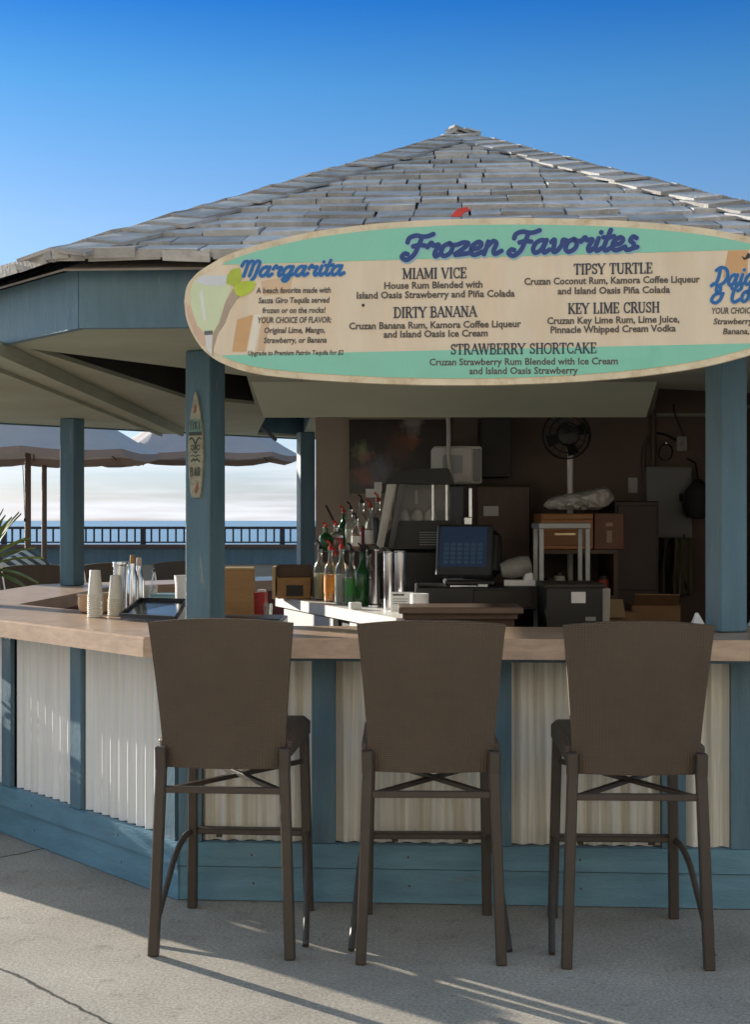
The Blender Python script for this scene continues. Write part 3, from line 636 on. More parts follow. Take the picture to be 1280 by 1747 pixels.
for t, xc, y, wpx in (('House Rum Blended with', 740, 492, 168), ('Island Oasis Strawberry and Piña Colada', 744, 508, 270), ('Cruzan Banana Rum, Kamora Coffee Liqueur', 743, 560, 294), ('and Island Oasis Ice Cream', 744, 575, 178),
                      ('Cruzan Coconut Rum, Kamora Coffee Liqueur', 1045, 484, 300), ('and Island Oasis Piña Colada', 1048, 501, 192), ('Cruzan Key Lime Rum, Lime Juice,', 1047, 551.5, 226), ('Pinnacle Whipped Cream Vodka', 1047, 567, 214),
                      ('Cruzan Strawberry Rum Blended with Ice Cream', 894, 622.5, 322), ('and Island Oasis Strawberry', 894, 638, 186)):
    sm = MB(); smalltext(sm, t, xc, y, wpx, 11.5, -.014 if y < 600 else -.006, bold=.028); sm.build('menu_lettering', INKS, board)
for t, xc, y, wpx, hh in (('A beach favorite made with', 501, 500, 128, 9.5), ('Sauza Giro Tequila served', 502, 517, 122, 9.5), ('frozen or on the rocks!', 502, 534, 108, 9.5), ('YOUR CHOICE OF FLAVOR:', 503, 551, 126, 10), ('Original Lime, Mango,', 503, 568, 104, 9.5), ('Strawberry, or Banana', 504, 585, 108, 9.5), ('Upgrade to Premium Patrón Tequila for $2', 505, 606, 163, 8),
                         ('YOUR CHOICE OF FLAVOR:', 1282, 535, 134, 10.5), ('Strawberry, Mango,', 1276, 553, 116, 10), ('Banana, or Piña', 1281, 570, 94, 10)):
    sm = MB(); smalltext(sm, t, xc, y, wpx, hh, -.008, bold=.026, shear=.15); sm.build('side_lettering', INKS, board)
for px_ in (520, 1150):
    u, v = B2(px_, 515); f = BW(u, v, -.03); MB().box((f.x, f.y + .11, f.z - .0), (.05, .21, .04), bev=.004).build('bracket', BLACK, board)
tagc = bpoly([B2(*q) for q in ((768, 364), (774, 356), (783, 350), (796, 348), (801, 353), (790, 357), (784, 364))], -.055, -.04)
tag(tagc.build('red_clip', M('red_plastic', (.5, .03, .025), .4, .1)), 'small red plastic clip sticking up behind the top edge of the menu sign', 'clip')

# --- little tiki surfboard on the post ------------------------------------------
pk = vert(0, RP); nk0 = face_n(0) + face_n(1); nk0.normalize()
fn = Vector((nk0.x, nk0.y, 0)); fx = Vector((-fn.y, fn.x, 0))
tk = thing('tiki_surfboard', (pk.x + fn.x * .062, pk.y + fn.y * .062, 1.55), 'little pointed surfboard with a carved tiki face mounted on the blue post', 'small sign')
def TW(u, v, h): return Vector((pk.x, pk.y, 0)) + fn * (.0595 + h) + fx * u + Vector((0, 0, v))
def tpoly(mb, pl, h0, h1):
    n = len(pl); ar = sum(pl[i][0] * pl[(i + 1) % n][1] - pl[(i + 1) % n][0] * pl[i][1] for i in range(n))
    if ar < 0: pl = pl[::-1]
    mb.add([TW(*p, h0) for p in pl] + [TW(*p, h1) for p in pl], [tuple(range(n - 1, -1, -1)), tuple(range(n, 2 * n))] + [(i, (i + 1) % n, n + (i + 1) % n, n + i) for i in range(n)]); return mb
z_ = lambda y: HCAM - (y - 888) / FPX * (pk.y - .06)
OUTL = [(0, 667), (.010, 680), (.022, 705), (.031, 735), (.035, 765), (.034, 790), (.030, 815), (.024, 840), (.019, 849)]
tp = [(-u, z_(y)) for u, y in OUTL] + [(u, z_(y)) for u, y in OUTL[::-1][:-1]]
tpoly(MB(), tp, 0, .012).build('board', M('tiki_cream', (.33, .31, .23), .6, .35, 45, dirt=(.12, .14, .11), dscale=28, damt=.8), tk)
hwid = lambda y: next(a[0] + (b[0] - a[0]) * (y - a[1]) / (b[1] - a[1]) for a, b in zip(OUTL, OUTL[1:]) if a[1] <= y <= b[1])
def band(y0, y1, m, nm, k=.94, h=.0135):
    ys = [y0 + (y1 - y0) * i / 6 for i in range(7)]
    tpoly(MB(), [(-hwid(y) * k, z_(y)) for y in ys] + [(hwid(y) * k, z_(y)) for y in ys[::-1]], .012, h).build(nm, m, tk)
band(715, 737, M('tiki_teal', (.14, .24, .2), .6, .3, 40), 'painted_band'); band(737, 743, M('tiki_dark', (.05, .06, .05), .6, .2), 'painted_band', .94, .0138)
tf = MB(); INKT = M('tiki_ink', (.07, .08, .07), .6, .1)
def tst(pts, wd, h=.015):
    P = [Vector((u, z_(y), 0)) for u, y in pts]; P = catmull([tuple(p) for p in P], 5) if len(P) > 2 else P
    for a, b in zip(P, P[1:]):
        d = (b - a).normalized(); x = Vector((-d.y, d.x, 0)) * wd / 2; tpoly(tf, [(a + x).to_2d(), (b + x).to_2d(), (b - x).to_2d(), (a - x).to_2d()], .012, h)
tst([(-.026, 750), (-.016, 747), (-.006, 753), (0, 757), (.006, 753), (.016, 747), (.026, 750)], .005)
tst([(0, 756), (0, 768)], .006, .0155)
tst([(-.02, 762), (-.013, 759), (-.007, 764), (-.013, 768), (-.02, 765)], .003); tst([(.02, 762), (.013, 759), (.007, 764), (.013, 768), (.02, 765)], .003)
tst([(-.008, 770), (0, 773), (.008, 770)], .004); tst([(-.02, 788), (-.008, 783), (0, 786), (.008, 783), (.02, 788)], .005)
tst([(-.022, 778), (-.01, 777), (0, 779), (.01, 777), (.022, 778)], .003)
# letters TIKI above the face, B A R below it
def tletters(word, xs, y0, y1, wd):
    G = {'T': [[(-1, 1), (1, 1)], [(0, 1), (0, 0)]], 'I': [[(0, 1), (0, 0)]], 'K': [[(-.7, 1), (-.7, 0)], [(.8, 1), (-.6, .5)], [(-.4, .55), (.9, 0)]], 'B': [[(-.7, 1), (-.7, 0)], [(-.7, 1), (.6, .98), (.7, .6), (-.5, .52)], [(-.5, .52), (.8, .45), (.7, .0), (-.7, 0)]],
         'A': [[(-.8, 0), (0, 1), (.8, 0)], [(-.4, .4), (.4, .4)]], 'R': [[(-.7, 1), (-.7, 0)], [(-.7, 1), (.6, .98), (.7, .6), (-.5, .5)], [(0, .5), (.8, 0)]], 'P': [[(-.7, 1), (-.7, 0)], [(-.7, 1), (.6, .98), (.7, .55), (-.5, .5)]]}
    for c, x in zip(word, xs):
        for s_ in G[c]: tst([(x + px_ * wd, y1 + (y0 - y1) * py_) for px_, py_ in s_], .0035)
tf.build('tiki_face', INKT, tk); tf = MB()
tletters('TIKI', (-.021, -.009, .005, .019), 719, 733, .006)
tf.build('lettering', INKT, tk); tf = MB()
tletters('BAR', (-.018, .001, .016), 798, 812, .006)
tf.build('lettering', INKT, tk)
tfr = MB(); 
tpoly(tfr, [(.0, z_(832)), (.012, z_(822)), (.014, z_(835)), (.004, z_(842)), (-.004, z_(838))], .012, .0145); tpoly(tfr, [(-.004, z_(690)), (.006, z_(694)), (.004, z_(702)), (-.008, z_(706))], .012, .0145)
tfr.build('painted_flower', M('tiki_red', (.27, .1, .07), .6, .2, 60), tk)

# ------------------------------------------------------------------ the bar island inside the pavilion
IA, IB = Vector((-.61, 8.25)), Vector((.10, 6.40))
isl = thing('bar_island', (.3, 7.4, 0), 'white topped bar island with bottles and till inside the pavilion', 'bar island')
dI = (IB - IA).normalized(); nI = Vector((dI.y, -dI.x))   # nI points to the sunlit outer side
IP = [IA, IB, Vector((.66, 6.40)), Vector((.66, 8.25))]
MB().prism(IP, .94, 1.0).build('island_top', M('white_laminate', (.82, .80, .75), .35, .05, 6), isl)
Bi = [IA - nI * .05 + dI * .05, IB - nI * .05 - dI * .02, Vector((.62, 6.44)), Vector((.62, 8.2))]
MB().prism(Bi, 0, .938).build('island_body', M('island_dark', (.03, .027, .025), .6, .1), isl)
def iside(s0, s1, z0, z1, o0, o1):
    a, b = IA + dI * s0, IA + dI * s1; return MB().prism([a - nI * (.05 - o0), b - nI * (.05 - o0), b - nI * (.05 - o1), a - nI * (.05 - o1)], z0, z1)
iside(.12, 1.02, .5, .93, .002, .032).build('side_panel', M('grey_white_panel', (.58, .58, .56), .45, .08), isl)
iside(1.28, 1.72, .5, .93, .002, .03).build('side_panel', M('grey_white_panel', (.58, .58, .56), .45, .08), isl)
lg = MB().box((.40, 6.40, 1.045), (.58, .3, .03), bev=.004); lg.box((.40, 6.43, 1.015), (.54, .2, .028)); lg.build('serving_ledge', M('brown_laminate', (.16, .11, .08), .4, .15, 8, stretch=(1, 5, 1)), isl)
MB().box((.40, 6.385, .9), (.52, .02, .24)).build('end_panel', BROWN, isl)
till = thing('till_cabinet', (.55, 7.2, 1.0), 'low black cabinet under the touch screen till on the bar island', 'cabinet')
tb_ = MB().box((.53, 7.2, 1.06), (.62, .5, .118), bev=.006); tb_.build('body', BLACK, till)
MB().box((.66, 6.94, 1.06), (.3, .012, .09), bev=.003).build('drawer', DARK, till)

GL_B = M('bottle_glass', (.86, .90, .86), .04, 0, trans=.92, ior=1.35); GL_G = M('green_bottle_glass', (.03, .14, .04), .06, .1, trans=.5, ior=1.4)
RED = M('red_spout', (.5, .03, .02), .4, .1); LIQS = {'lemon': (.42, .40, .20), 'orange': (.75, .27, .03), 'clear': (.5, .5, .44), 'green': (.05, .26, .05), 'dark green': (.03, .08, .03), 'amber': (.3, .12, .03), 'wine': (.12, .01, .03), 'dark': (.03, .02, .02)}
def bottle(x, y, Y, h, r, liq, spout, lab, group='bottles on the bar island', label=None, z=None, glass=None):
    p = PX(x, y, Y); z0 = p.z if z is None else z
    b = thing('bottle', (p.x, Y, z0), lab, 'bottle', group)
    MB().lathe([(r * .9, .001), (r, .01), (r, h * .56), (r * .85, h * .64), (r * .36, h * .74), (r * .32, h * .9), (r * .4, h * .91), (r * .4, h * .95), (r * .3, h * .95)], (p.x, Y, z0), 18).build('glass_body', glass or GL_B, b, smooth=True)
    MB().lathe([(0, .008), (r * .86, .009), (r * .86, h * .5), (0, h * .5)], (p.x, Y, z0), 14).build('drink', M('drink_' + liq.replace(' ', '_'), LIQS[liq], .3, .05), b, smooth=True)
    sp = MB().lathe([(r * .34, h * .952), (r * .36, h * 1.0), (r * .15, h * 1.03)], (p.x, Y, z0), 10)
    sp.tube([(p.x, Y, z0 + h * 1.02), (p.x - .004, Y, z0 + h * 1.08), (p.x - .022, Y, z0 + h * 1.13)], .006, 8); sp.build('pour_spout', spout, b, smooth=True)
    if label: MB().lathe([(r * 1.015, h * .16), (r * 1.015, h * .46)], (p.x, Y, z0), 18).build('paper_label', label, b, smooth=True)
WL = M('bottle_label_white', (.75, .73, .68), .7, .05); OL = M('bottle_label_orange', (.75, .27, .04), .6, .15, 30); GRL = M('bottle_label_green', (.06, .27, .06), .6, .15, 30); WNL = M('bottle_label_wine', (.16, .012, .04), .6, .2, 30)
bottle(546, 0, 7.85, .31, .037, 'lemon', BLACK, 'clear bottle of pale juice at the wooden caddy end of the bottle row', z=1.001)
bottle(564, 0, 7.66, .31, .037, 'orange', RED, 'clear bottle with an orange label and red pour spout', z=1.001, label=OL)
bottle(583, 0, 7.52, .32, .039, 'clear', RED, 'clear bottle of cloudy mixer with a red pour spout', z=1.001)
bottle(600, 0, 7.40, .30, .037, 'green', BLACK, 'clear bottle with a bright green label', z=1.001, label=GRL)
bottle(618, 0, 7.30, .30, .039, 'dark green', BLACK, 'dark green glass bottle standing between the green labelled bottle and the steel shakers', z=1.001, glass=GL_G)
rs = thing('bottle_riser', (.1, 8.0, 1.0), 'dark stepped bottle riser behind the front row of bottles', 'bottle riser')
MB().box((-.10, 8.06, 1.14), (.46, .22, .278), bev=.004).build('step', DARK, rs); MB().box((-.10, 8.18, 1.28 - .0), (.46, .03, .1)).build('back_rail', BLACK, rs)
ZR = 1.28
for (x, Y, h, r, liq, sp, lab, lb) in ((556, 8.0, .15, .04, 'dark', RED, 'squat dark bottle with a red top, first on the riser from the blue back post', None), (574, 8.03, .16, .042, 'wine', RED, 'squat wine red bottle on the riser above the orange labelled bottle', None),
                                   (598, 8.02, .26, .032, 'clear', BLACK, 'slim clear bottle with a black pourer on the riser', None), (617, 8.04, .30, .04, 'wine', BLACK, 'tall clear bottle with a deep red label on the riser', WNL), (632, 8.0, .27, .034, 'amber', RED, 'tall amber bottle with a red pourer beside the steel sided drink machine', WL)):
    bottle(x, 0, Y, h, r, liq, sp, lab, 'bottles on the riser', label=lb, z=ZR + .001, glass=GL_G if liq == 'dark' else None)
bottle(586, 0, 8.1, .24, .033, 'green', RED, 'green glass bottle at the back of the riser with a red pourer', 'bottles on the riser', z=ZR + .001, glass=GL_G)
bottle(608, 0, 7.86, .20, .03, 'amber', BLACK, 'short amber bottle at the front edge of the riser', 'bottles on the riser', z=ZR + .001, label=WL)
bottle(645, 0, 8.08, .31, .036, 'clear', RED, 'tall clear bottle at the end of the riser, partly behind the drink machine', 'bottles on the riser', z=ZR + .001)
bottle(573, 0, 7.92, .27, .034, 'lemon', RED, 'clear bottle of lemon mixer standing behind the orange labelled bottle', z=1.001)
bottle(629, 0, 7.42, .29, .036, 'clear', BLACK, 'clear bottle squeezed between the dark green bottle and the chrome tap', z=1.001, label=WL)
MB_ = thing('stir_stick', (PX(566, 0, 7.95).x, 7.95, 1.28), 'thin black stirring stick leaning up behind the squat bottles', 'bar stick')
MB().tube([PX(577, 905, 8.08), PX(556, 862, 8.1)], .007, 8).build('shaft', BLACK, MB_); MB().lathe([(0, -.02), (.014, -.012), (.014, .01), (0, .018)], PX(577, 905, 8.08), 8).build('weight', BLACK, MB_, smooth=True)
# wooden caddy
cd = thing('napkin_caddy', (PX(498, 0, 8.05).x, 8.05, 1.0), 'brown wooden napkin caddy on the far end of the white bar island', 'caddy')
c0 = PX(500, 0, 8.02); pr = [(-.105, 0), (-.12, .07), (-.13, .14), (-.118, .155), (-.128, .2)]
sd = MB(); 
sd.prism([(c0.x - .118, 7.93), (c0.x - .1, 7.93), (c0.x - .1, 8.13), (c0.x - .118, 8.13)], 1.001, 1.19); sd.build('end_board', M('pale_wood', (.5, .36, .2), .6, .2, 8, .1, 60), cd)
MB().box((c0.x + .01, 8.03, 1.065), (.2, .19, .125), bev=.004).build('box', WOOD, cd)
MB().box((c0.x + .01, 7.99, 1.165), (.21, .02, .075), bev=.004).build('front_board', BROWN, cd)
MB().box((c0.x + .015, 7.934, 1.05), (.1, .004, .065)).build('slot', BLACK, cd)
MB().prism([(c0.x + .118, 7.93), (c0.x + .136, 7.93), (c0.x + .136, 8.13), (c0.x + .118, 8.13)], 1.001, 1.175).build('end_board', BROWN, cd)
# steel shakers
for x, Y, h, lab in ((664, 7.02, .30, 'tall stainless shaker nearest the bottles, its sunny side glaring white'), (683, 6.98, .305, 'tall stainless shaker nearest the till, beside a twin')):
    p = PX(x, 0, Y); s_ = thing('steel_shaker', (p.x, Y, 1.001), lab, 'shaker', 'steel shakers on the bar island')
    MB().lathe([(.024, 0), (.026, .01), (.03, h * .9), (.031, h), (.027, h), (.022, .02), (0, .02)], (p.x, Y, 1.001), 20).build('cup', STEEL, s_, smooth=True)
    MB().lathe([(.0295, h - .012), (.033, h - .006), (.0295, h + .0)], (p.x, Y, 1.001), 20).build('rim', STEEL, s_, smooth=True)
tp_ = thing('beer_tap', (PX(640, 0, 7.2).x, 7.2, 1.0), 'slim chrome tap column with a curved spout between the bottles and shakers', 'tap')
q = PX(641, 0, 7.2); MB().lathe([(.04, .001), (.04, .012), (.022, .02), (.02, .30), (.026, .31), (.0, .34)], (q.x, 7.2, 1.0), 16).build('column', STEEL, tp_, smooth=True)
MB().tube(catmull([(q.x, 7.2, 1.29), (q.x + .05, 7.17, 1.31), (q.x + .09, 7.15, 1.27), (q.x + .092, 7.15, 1.22)], 5), .012, 8).build('spout', STEEL, tp_, smooth=True)
MB().lathe([(.009, .34), (.011, .36), (.02, .46), (.012, .48)], (q.x, 7.2, 1.0), 10).build('handle', BLACK, tp_, smooth=True)
# white printed card + paper roll
cp = PX(686, 0, 6.9); cdk = thing('info_card', (cp.x, 6.9, 1.001), 'white printed card standing on the sunny edge of the bar island', 'card')
MB().add([(cp.x - .058, 6.88, 1.001), (cp.x + .06, 6.86, 1.001), (cp.x + .06, 6.88, 1.098), (cp.x - .058, 6.90, 1.098), (cp.x - .058, 6.94, 1.001), (cp.x + .06, 6.92, 1.001)], [(0, 1, 2, 3), (3, 2, 5, 4), (1, 5, 2), (4, 0, 3), (0, 4, 5, 1)]).build('card', WHITEP, cdk)
tx = MB(); rr_ = random.Random(5)
for i, (zz, w0, w1) in enumerate(((.078, .012, .07), (.06, .012, .09), (.048, .012, .085), (.036, .012, .092), (.02, .07, .092))):
    f = zz / .097; yy = 6.88 + .02 * f - .0009; x0 = cp.x - .058
    tx.add([(x0 + w0, yy - w0 * .17, 1.001 + zz), (x0 + w1, yy - w1 * .17, 1.001 + zz), (x0 + w1, yy - w1 * .17, 1.001 + zz + (.008 if i == 0 else .003)), (x0 + w0, yy - w0 * .17, 1.001 + zz + (.008 if i == 0 else .003))], [(0, 1, 2, 3)])
tx.build('printed_lines', INK, cdk)
rp = PX(716, 0, 6.68); rl = MB().lathe([(.018, 0), (.046, .0), (.046, .1), (.018, .1), (.018, 0)], (rp.x, 6.68, 1.001), 24).build('paper_roll', WHITEP, None, smooth=True); tag(rl, 'white paper roll glaring in the sun next to the printed card', 'paper roll')
nc = PX(606, 0, 7.02); tag(MB().box((nc.x, 7.02, 1.02), (.06, .045, .035), rz=.3, bev=.004).build('napkin_pack', WHITEP), 'small pale pack of napkins lying below the green bottles', 'napkins')
# touch screen till
ps = thing('touch_till', (.49, 7.15, 1.12), 'black touch screen till with a dark blue display tilted on the cabinet', 'till')
MB().box((.50, 7.2, 1.135), (.26, .24, .03), bev=.008).build('foot', BLACK, ps)
MB().box((.53, 7.3, 1.24), (.12, .06, .2), bev=.01).build('neck', BLACK, ps)
T3 = Matrix.Translation((.475, 7.14, 1.302)) @ Matrix.Rotation(R(-12), 4, 'Z') @ Matrix.Rotation(R(-14), 4, 'X')
MB().box(None, (.30, .03, .285), m=T3, bev=.012).build('screen_case', M('till_case', (.03, .034, .042), .35, .1), ps)
MB().box(None, (.13, .07, .25), m=T3 @ Matrix.Translation((.125, .05, -.005)), bev=.035).build('rear_shell', BLACK, ps, smooth=True)
scm = M('till_screen', (.012, .02, .04), .12, .1, 10); em = scm.node_tree.nodes['Principled BSDF']; em.inputs['Emission Color'].default_value = (.05, .10, .19, 1); em.inputs['Emission Strength'].default_value = .05
scr = MB().box(None, (.25, .002, .215), m=T3 @ Matrix.Translation((-.005, -.0165, .018))).build('screen', scm, ps)
km = M('till_keys', (.03, .055, .09), .3, .25, 60); ke = km.node_tree.nodes['Principled BSDF']; ke.inputs['Emission Color'].default_value = (.08, .16, .28, 1); ke.inputs['Emission Strength'].default_value = .035
kb = MB()
for i in range(6):
    for j in range(5): kb.box(None, (.026, .001, .017), m=T3 @ Matrix.Translation((-.095 + .036 * i, -.0182, -.065 + .024 * j)))
kb.build('screen_keys', km, scr)
slp = MB().box((.46, 6.985, 1.123), (.13, .04, .005), rz=.15).box((.56, 6.975, 1.127), (.05, .03, .012), rz=-.2); tag(slp.build('receipt_slips', WHITEP), 'loose white receipt slips in front of the touch screen till', 'papers')
# card terminal
ct = thing('card_terminal', (.745, 7.15, 1.12), 'rounded grey card machine lying on its white cradle beside the till', 'card machine')
MB().lathe([(0, -.085), (.038, -.08), (.052, -.03), (.055, .03), (.046, .078), (0, .085)], (.745, 7.12, 1.215), 18, tilt=Matrix.Rotation(R(78), 3, 'Y')).build('body', M('terminal_grey', (.26, .255, .235), .45, .2, 20), ct, smooth=True)
MB().prism([(.68, 7.08), (.84, 7.06), (.83, 7.18), (.69, 7.2)], 1.121, 1.15).build('cradle', WHITE, ct); MB().box((.81, 7.13, 1.165), (.05, .08, .06), bev=.012).build('cradle_arm', WHITE, ct)
# frozen drink machine
fm = thing('drink_machine', (.29, 7.85, 1.0), 'frozen drink machine with black domed lid, clear tank and steel side coloured white as sun glare', 'drink machine')
x0, x1 = PX(668, 0, 7.8).x, PX(768, 0, 7.8).x; xc = (x0 + x1) / 2
bs = MB(); bs.box((xc, 7.9, 1.15), (x1 - x0 + .02, .36, .298), bev=.02)
prof = [(x0 - .09, 1.30), (x0 - .05, 1.36), (x0 + .0, 1.425), (x0 + .06, 1.46), (x1 + .03, 1.46), (x1 + .04, 1.42), (x1 + .03, 1.30)]
bs.add([(px_, 7.7, pz) for px_, pz in prof] + [(px_, 8.1, pz) for px_, pz in prof], [tuple(range(7)), tuple(range(13, 6, -1))] + [((i + 1) % 7, i, i + 7, (i + 1) % 7 + 7) for i in range(7)])
bs.build('base', BLACK, fm)
lid = MB(); lp = [(x0 - .04, 1.672), (x0 - .02, 1.70), (x0 + .05, 1.738), (x0 + .14, 1.757), (x1 - .03, 1.762), (x1 - .01, 1.755), (x1 + .02, 1.672)]
lid.add([(px_, 7.68, pz) for px_, pz in lp] + [(px_, 8.1, pz) for px_, pz in lp], [tuple(range(6, -1, -1)), tuple(range(7, 14))] + [(i, (i + 1) % 7, (i + 1) % 7 + 7, i + 7) for i in range(7)]); lid.build('lid', BLACK, fm)
TANK = M('tank_acrylic', (.8, .82, .82), .05, 0, trans=.95, ior=1.1)
MB().box((xc, 7.9, 1.566), (x1 - x0 - .004, .34, .205), bev=.01).build('tank', TANK, fm)
MB().box((xc, 8.08, 1.566), (x1 - x0 + .02, .012, .2)).build('rear_panel', M('tank_back', (.6, .57, .52), .5, .1), fm)
for i, xx in enumerate((x0 + .075, x0 + .15, x0 + .225)):
    MB().lathe([(.034, 1.464), (.036, 1.48), (.028, 1.515), (.012, 1.532), (0, 1.535)], (xx, 7.84, 0), 14).build('auger_cap', M('cap_white', (.8, .78, .74), .4, .05), fm, smooth=True)
MB().box((x0 + .15, 7.95, 1.6), (.016, .016, .08)).build('paddle', WHITE, fm)
MB().box((x1 - .02, 7.8, 1.566), (.012, .02, .2)).box((x1 - .1, 7.8, 1.566), (.012, .02, .2)).build('tank_strut', STEEL, fm)
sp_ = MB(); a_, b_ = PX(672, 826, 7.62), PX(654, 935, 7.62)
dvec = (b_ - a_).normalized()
for (o_, wd, nm, mt) in ((-.01, .055, 'glare_side', WHITE), (.05, .04, 'side_edge', GREYM)):  # steel side is plain white: its sun glare is put into the colour
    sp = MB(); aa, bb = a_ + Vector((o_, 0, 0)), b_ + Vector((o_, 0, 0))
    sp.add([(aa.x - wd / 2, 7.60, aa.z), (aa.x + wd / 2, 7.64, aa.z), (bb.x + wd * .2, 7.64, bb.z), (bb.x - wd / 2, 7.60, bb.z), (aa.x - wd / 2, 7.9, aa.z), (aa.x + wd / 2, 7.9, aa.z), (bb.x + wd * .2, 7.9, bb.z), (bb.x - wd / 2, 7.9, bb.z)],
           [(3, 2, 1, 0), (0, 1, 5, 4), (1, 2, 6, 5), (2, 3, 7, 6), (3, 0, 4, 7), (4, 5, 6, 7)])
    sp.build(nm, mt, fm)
# ------------------------------------------------------------------ store room at the back
def picture_mat():
    m = M('dark_picture', (.03, .022, .02), .25, .5, 4, spec=.5); t = m.node_tree; n = t.nodes; l = t.links; b = n['Principled BSDF']
    c = n.new('ShaderNodeTexCoord'); src = b.inputs['Base Color'].links[0].from_socket
    for (px_, pz, r0, colr) in ((.075, .21, .05, (.40, .13, .03)), (.03, .18, .11, (.1, .035, .02)), (-.25, .08, .06, (.2, .24, .12)), (-.22, .04, .04, (.25, .08, .06)), (-.14, -.16, .12, (.12, .12, .17)), (-.25, -.2, .07, (.2, .07, .05)), (.1, .42, .07, (.3, .26, .24))):
        d = n.new('ShaderNodeVectorMath'); d.operation = 'DISTANCE'; d.inputs[1].default_value = (px_ * .9, 0, pz * .55 - .02); l.new(c.outputs['Object'], d.inputs[0])
        no = n.new('ShaderNodeTexNoise'); no.inputs['Scale'].default_value = 14; l.new(c.outputs['Object'], no.inputs[0])
        ad = n.new('ShaderNodeMath'); ad.operation = 'MULTIPLY_ADD'; l.new(no.outputs['Fac'], ad.inputs[0]); ad.inputs[1].default_value = .14; l.new(d.outputs['Value'], ad.inputs[2])
        mr = n.new('ShaderNodeMapRange'); mr.inputs[1].default_value = r0 + .09; mr.inputs[2].default_value = r0 * .3 + .05; l.new(ad.outputs[0], mr.inputs[0])
        g = n.new('ShaderNodeMix'); g.data_type = 'RGBA'; l.new(mr.outputs[0], g.inputs[0]); l.new(src, g.inputs[6]); g.inputs[7].default_value = (*colr, 1); src = g.outputs[2]
    l.new(src, b.inputs['Base Color']); return m
pa, pb = PX(592, 712, 8.72), PX(768, 846, 8.72); pcx, pcz = (pa.x + pb.x) / 2, (pa.z + pb.z) / 2
pic = thing('framed_picture', (pcx, 8.72, pcz), 'large dark framed picture with an orange glow on the taupe wall', 'picture')
MB().box((pcx, 8.725, pcz), (pb.x - pa.x, .016, pa.z - pb.z)).build('print', picture_mat(), pic)
fr = MB(); FW = .014
for (c_, d_) in (((pa.x + FW / 2, 8.716, pcz), (FW, .032, pa.z - pb.z + .002)), ((pb.x - FW / 2, 8.716, pcz), (FW, .032, pa.z - pb.z + .002)), ((pcx, 8.716, pb.z + FW / 2), (pb.x - pa.x - 2 * FW - .001, .032, FW)), ((pcx, 8.716, pa.z - FW / 2), (pb.x - pa.x - 2 * FW - .001, .032, FW))): fr.box(c_, d_)
fr.build('frame', M('frame_beige', (.27, .23, .17), .5, .1), pic)
nt_ = PX(640, 838, 8.66); tag(MB().box((nt_.x - .01, 8.694, nt_.z - .012), (.1, .004, .055)).box((nt_.x + .02, 8.69, nt_.z + .03), (.05, .003, .06)).build('paper_note', WHITEP), 'pale paper notes stuck over the lower edge of the framed picture', 'notes')
cdn = thing('conduit_pipe', (PX(766, 0, 8.0).x, 8.0, 1.77), 'thin pale pipe dropping from the ceiling behind the drink machine lid', 'pipe')
cx = PX(766, 0, 8.2).x; MB().tube(catmull([(cx - .005, 8.2, ZC - .001), (cx, 8.2, 2.0), (cx, 8.2, 1.85), (cx + .012, 8.2, 1.76), (cx + .03, 8.22, 1.66)], 4), .014, 10).build('pipe', M('pale_pipe', (.5, .47, .42), .5, .05), cdn, smooth=True)
fg = thing('drinks_fridge', (.66, 8.4, 0), 'tall upright fridge with brown door and steel handle edge behind the till', 'fridge')
MB().box((.66, 8.43, .842), (.56, .56, 1.68), bev=.008).build('cabinet', M('fridge_dark', (.03, .027, .026), .5, .1), fg)
MB().box((.46, 8.138, .86), (.15, .02, 1.62), bev=.004).build('side_stile', M('fridge_blue', (.075, .085, .11), .4, .1), fg)
MB().box((.775, 8.136, .86), (.32, .024, 1.62), bev=.006).build('door', BROWN, fg)
MB().box((.575, 8.12, .86), (.022, .03, 1.6), bev=.004).build('door_edge', STEEL, fg); MB().box((.56, 8.11, 1.46), (.05, .035, .05), bev=.006).build('handle', STEEL, fg)
mw = thing('microwave_oven', (.50, 8.4, 1.684), 'small white microwave oven standing on top of the fridge', 'microwave')
MB().box((.505, 8.42, 1.802), (.30, .34, .232), bev=.01).build('body', WHITE, mw)
dr = MB().box((.475, 8.243, 1.802), (.235, .014, .215), bev=.004).build('door', M('mw_door', (.6, .6, .58), .4, .05), mw); MB().box((.475, 8.234, 1.806), (.12, .003, .11)).build('window', M('mw_window', (.33, .36, .37), .2, .1), dr)
MB().box((.625, 8.244, 1.802), (.045, .01, .2), bev=.002).build('control_panel', GREYM, mw)
wc = thing('wall_cupboard', (.74, 8.58, 1.7), 'black wall cupboard hung above the fridge beside the microwave', 'cupboard')
MB().box((.76, 8.58, 1.925), (.19, .3, .38), bev=.004).build('body', BLACK, wc); MB().box((.76, 8.424, 1.925), (.18, .012, .36), bev=.003).build('door', DARK, wc)
fn_ = thing('standing_fan', (1.21, 8.35, 0), 'standing fan with black head and white pole in front of the brown wall', 'fan')
MB().lathe([(.2, 0), (.2, .015), (.05, .04), (.02, .06)], (1.21, 8.35, .001), 20).build('foot', BLACK, fn_, smooth=True)
MB().tube([(1.21, 8.35, .05), (1.21, 8.35, 1.93)], .019, 12).build('pole', M('pole_white', (.85, .84, .8), .4, .03), fn_, smooth=True)
fc = Vector((1.17, 8.25, 1.985)); MB().lathe([(0, .1), (.06, .09), (.06, -.02), (0, -.03)], fc, 14, tilt=Matrix.Rotation(R(90), 3, 'X')).build('motor', BLACK, fn_, smooth=True)
cg = MB()
for r_, dy in ((.145, 0), (.11, -.03), (.07, -.045), (.145, .05)):
    cg.tube([fc + Vector((r_ * cos(a * pi / 12), dy - .04, r_ * sin(a * pi / 12))) for a in range(25)], .004, 6, cap=False)
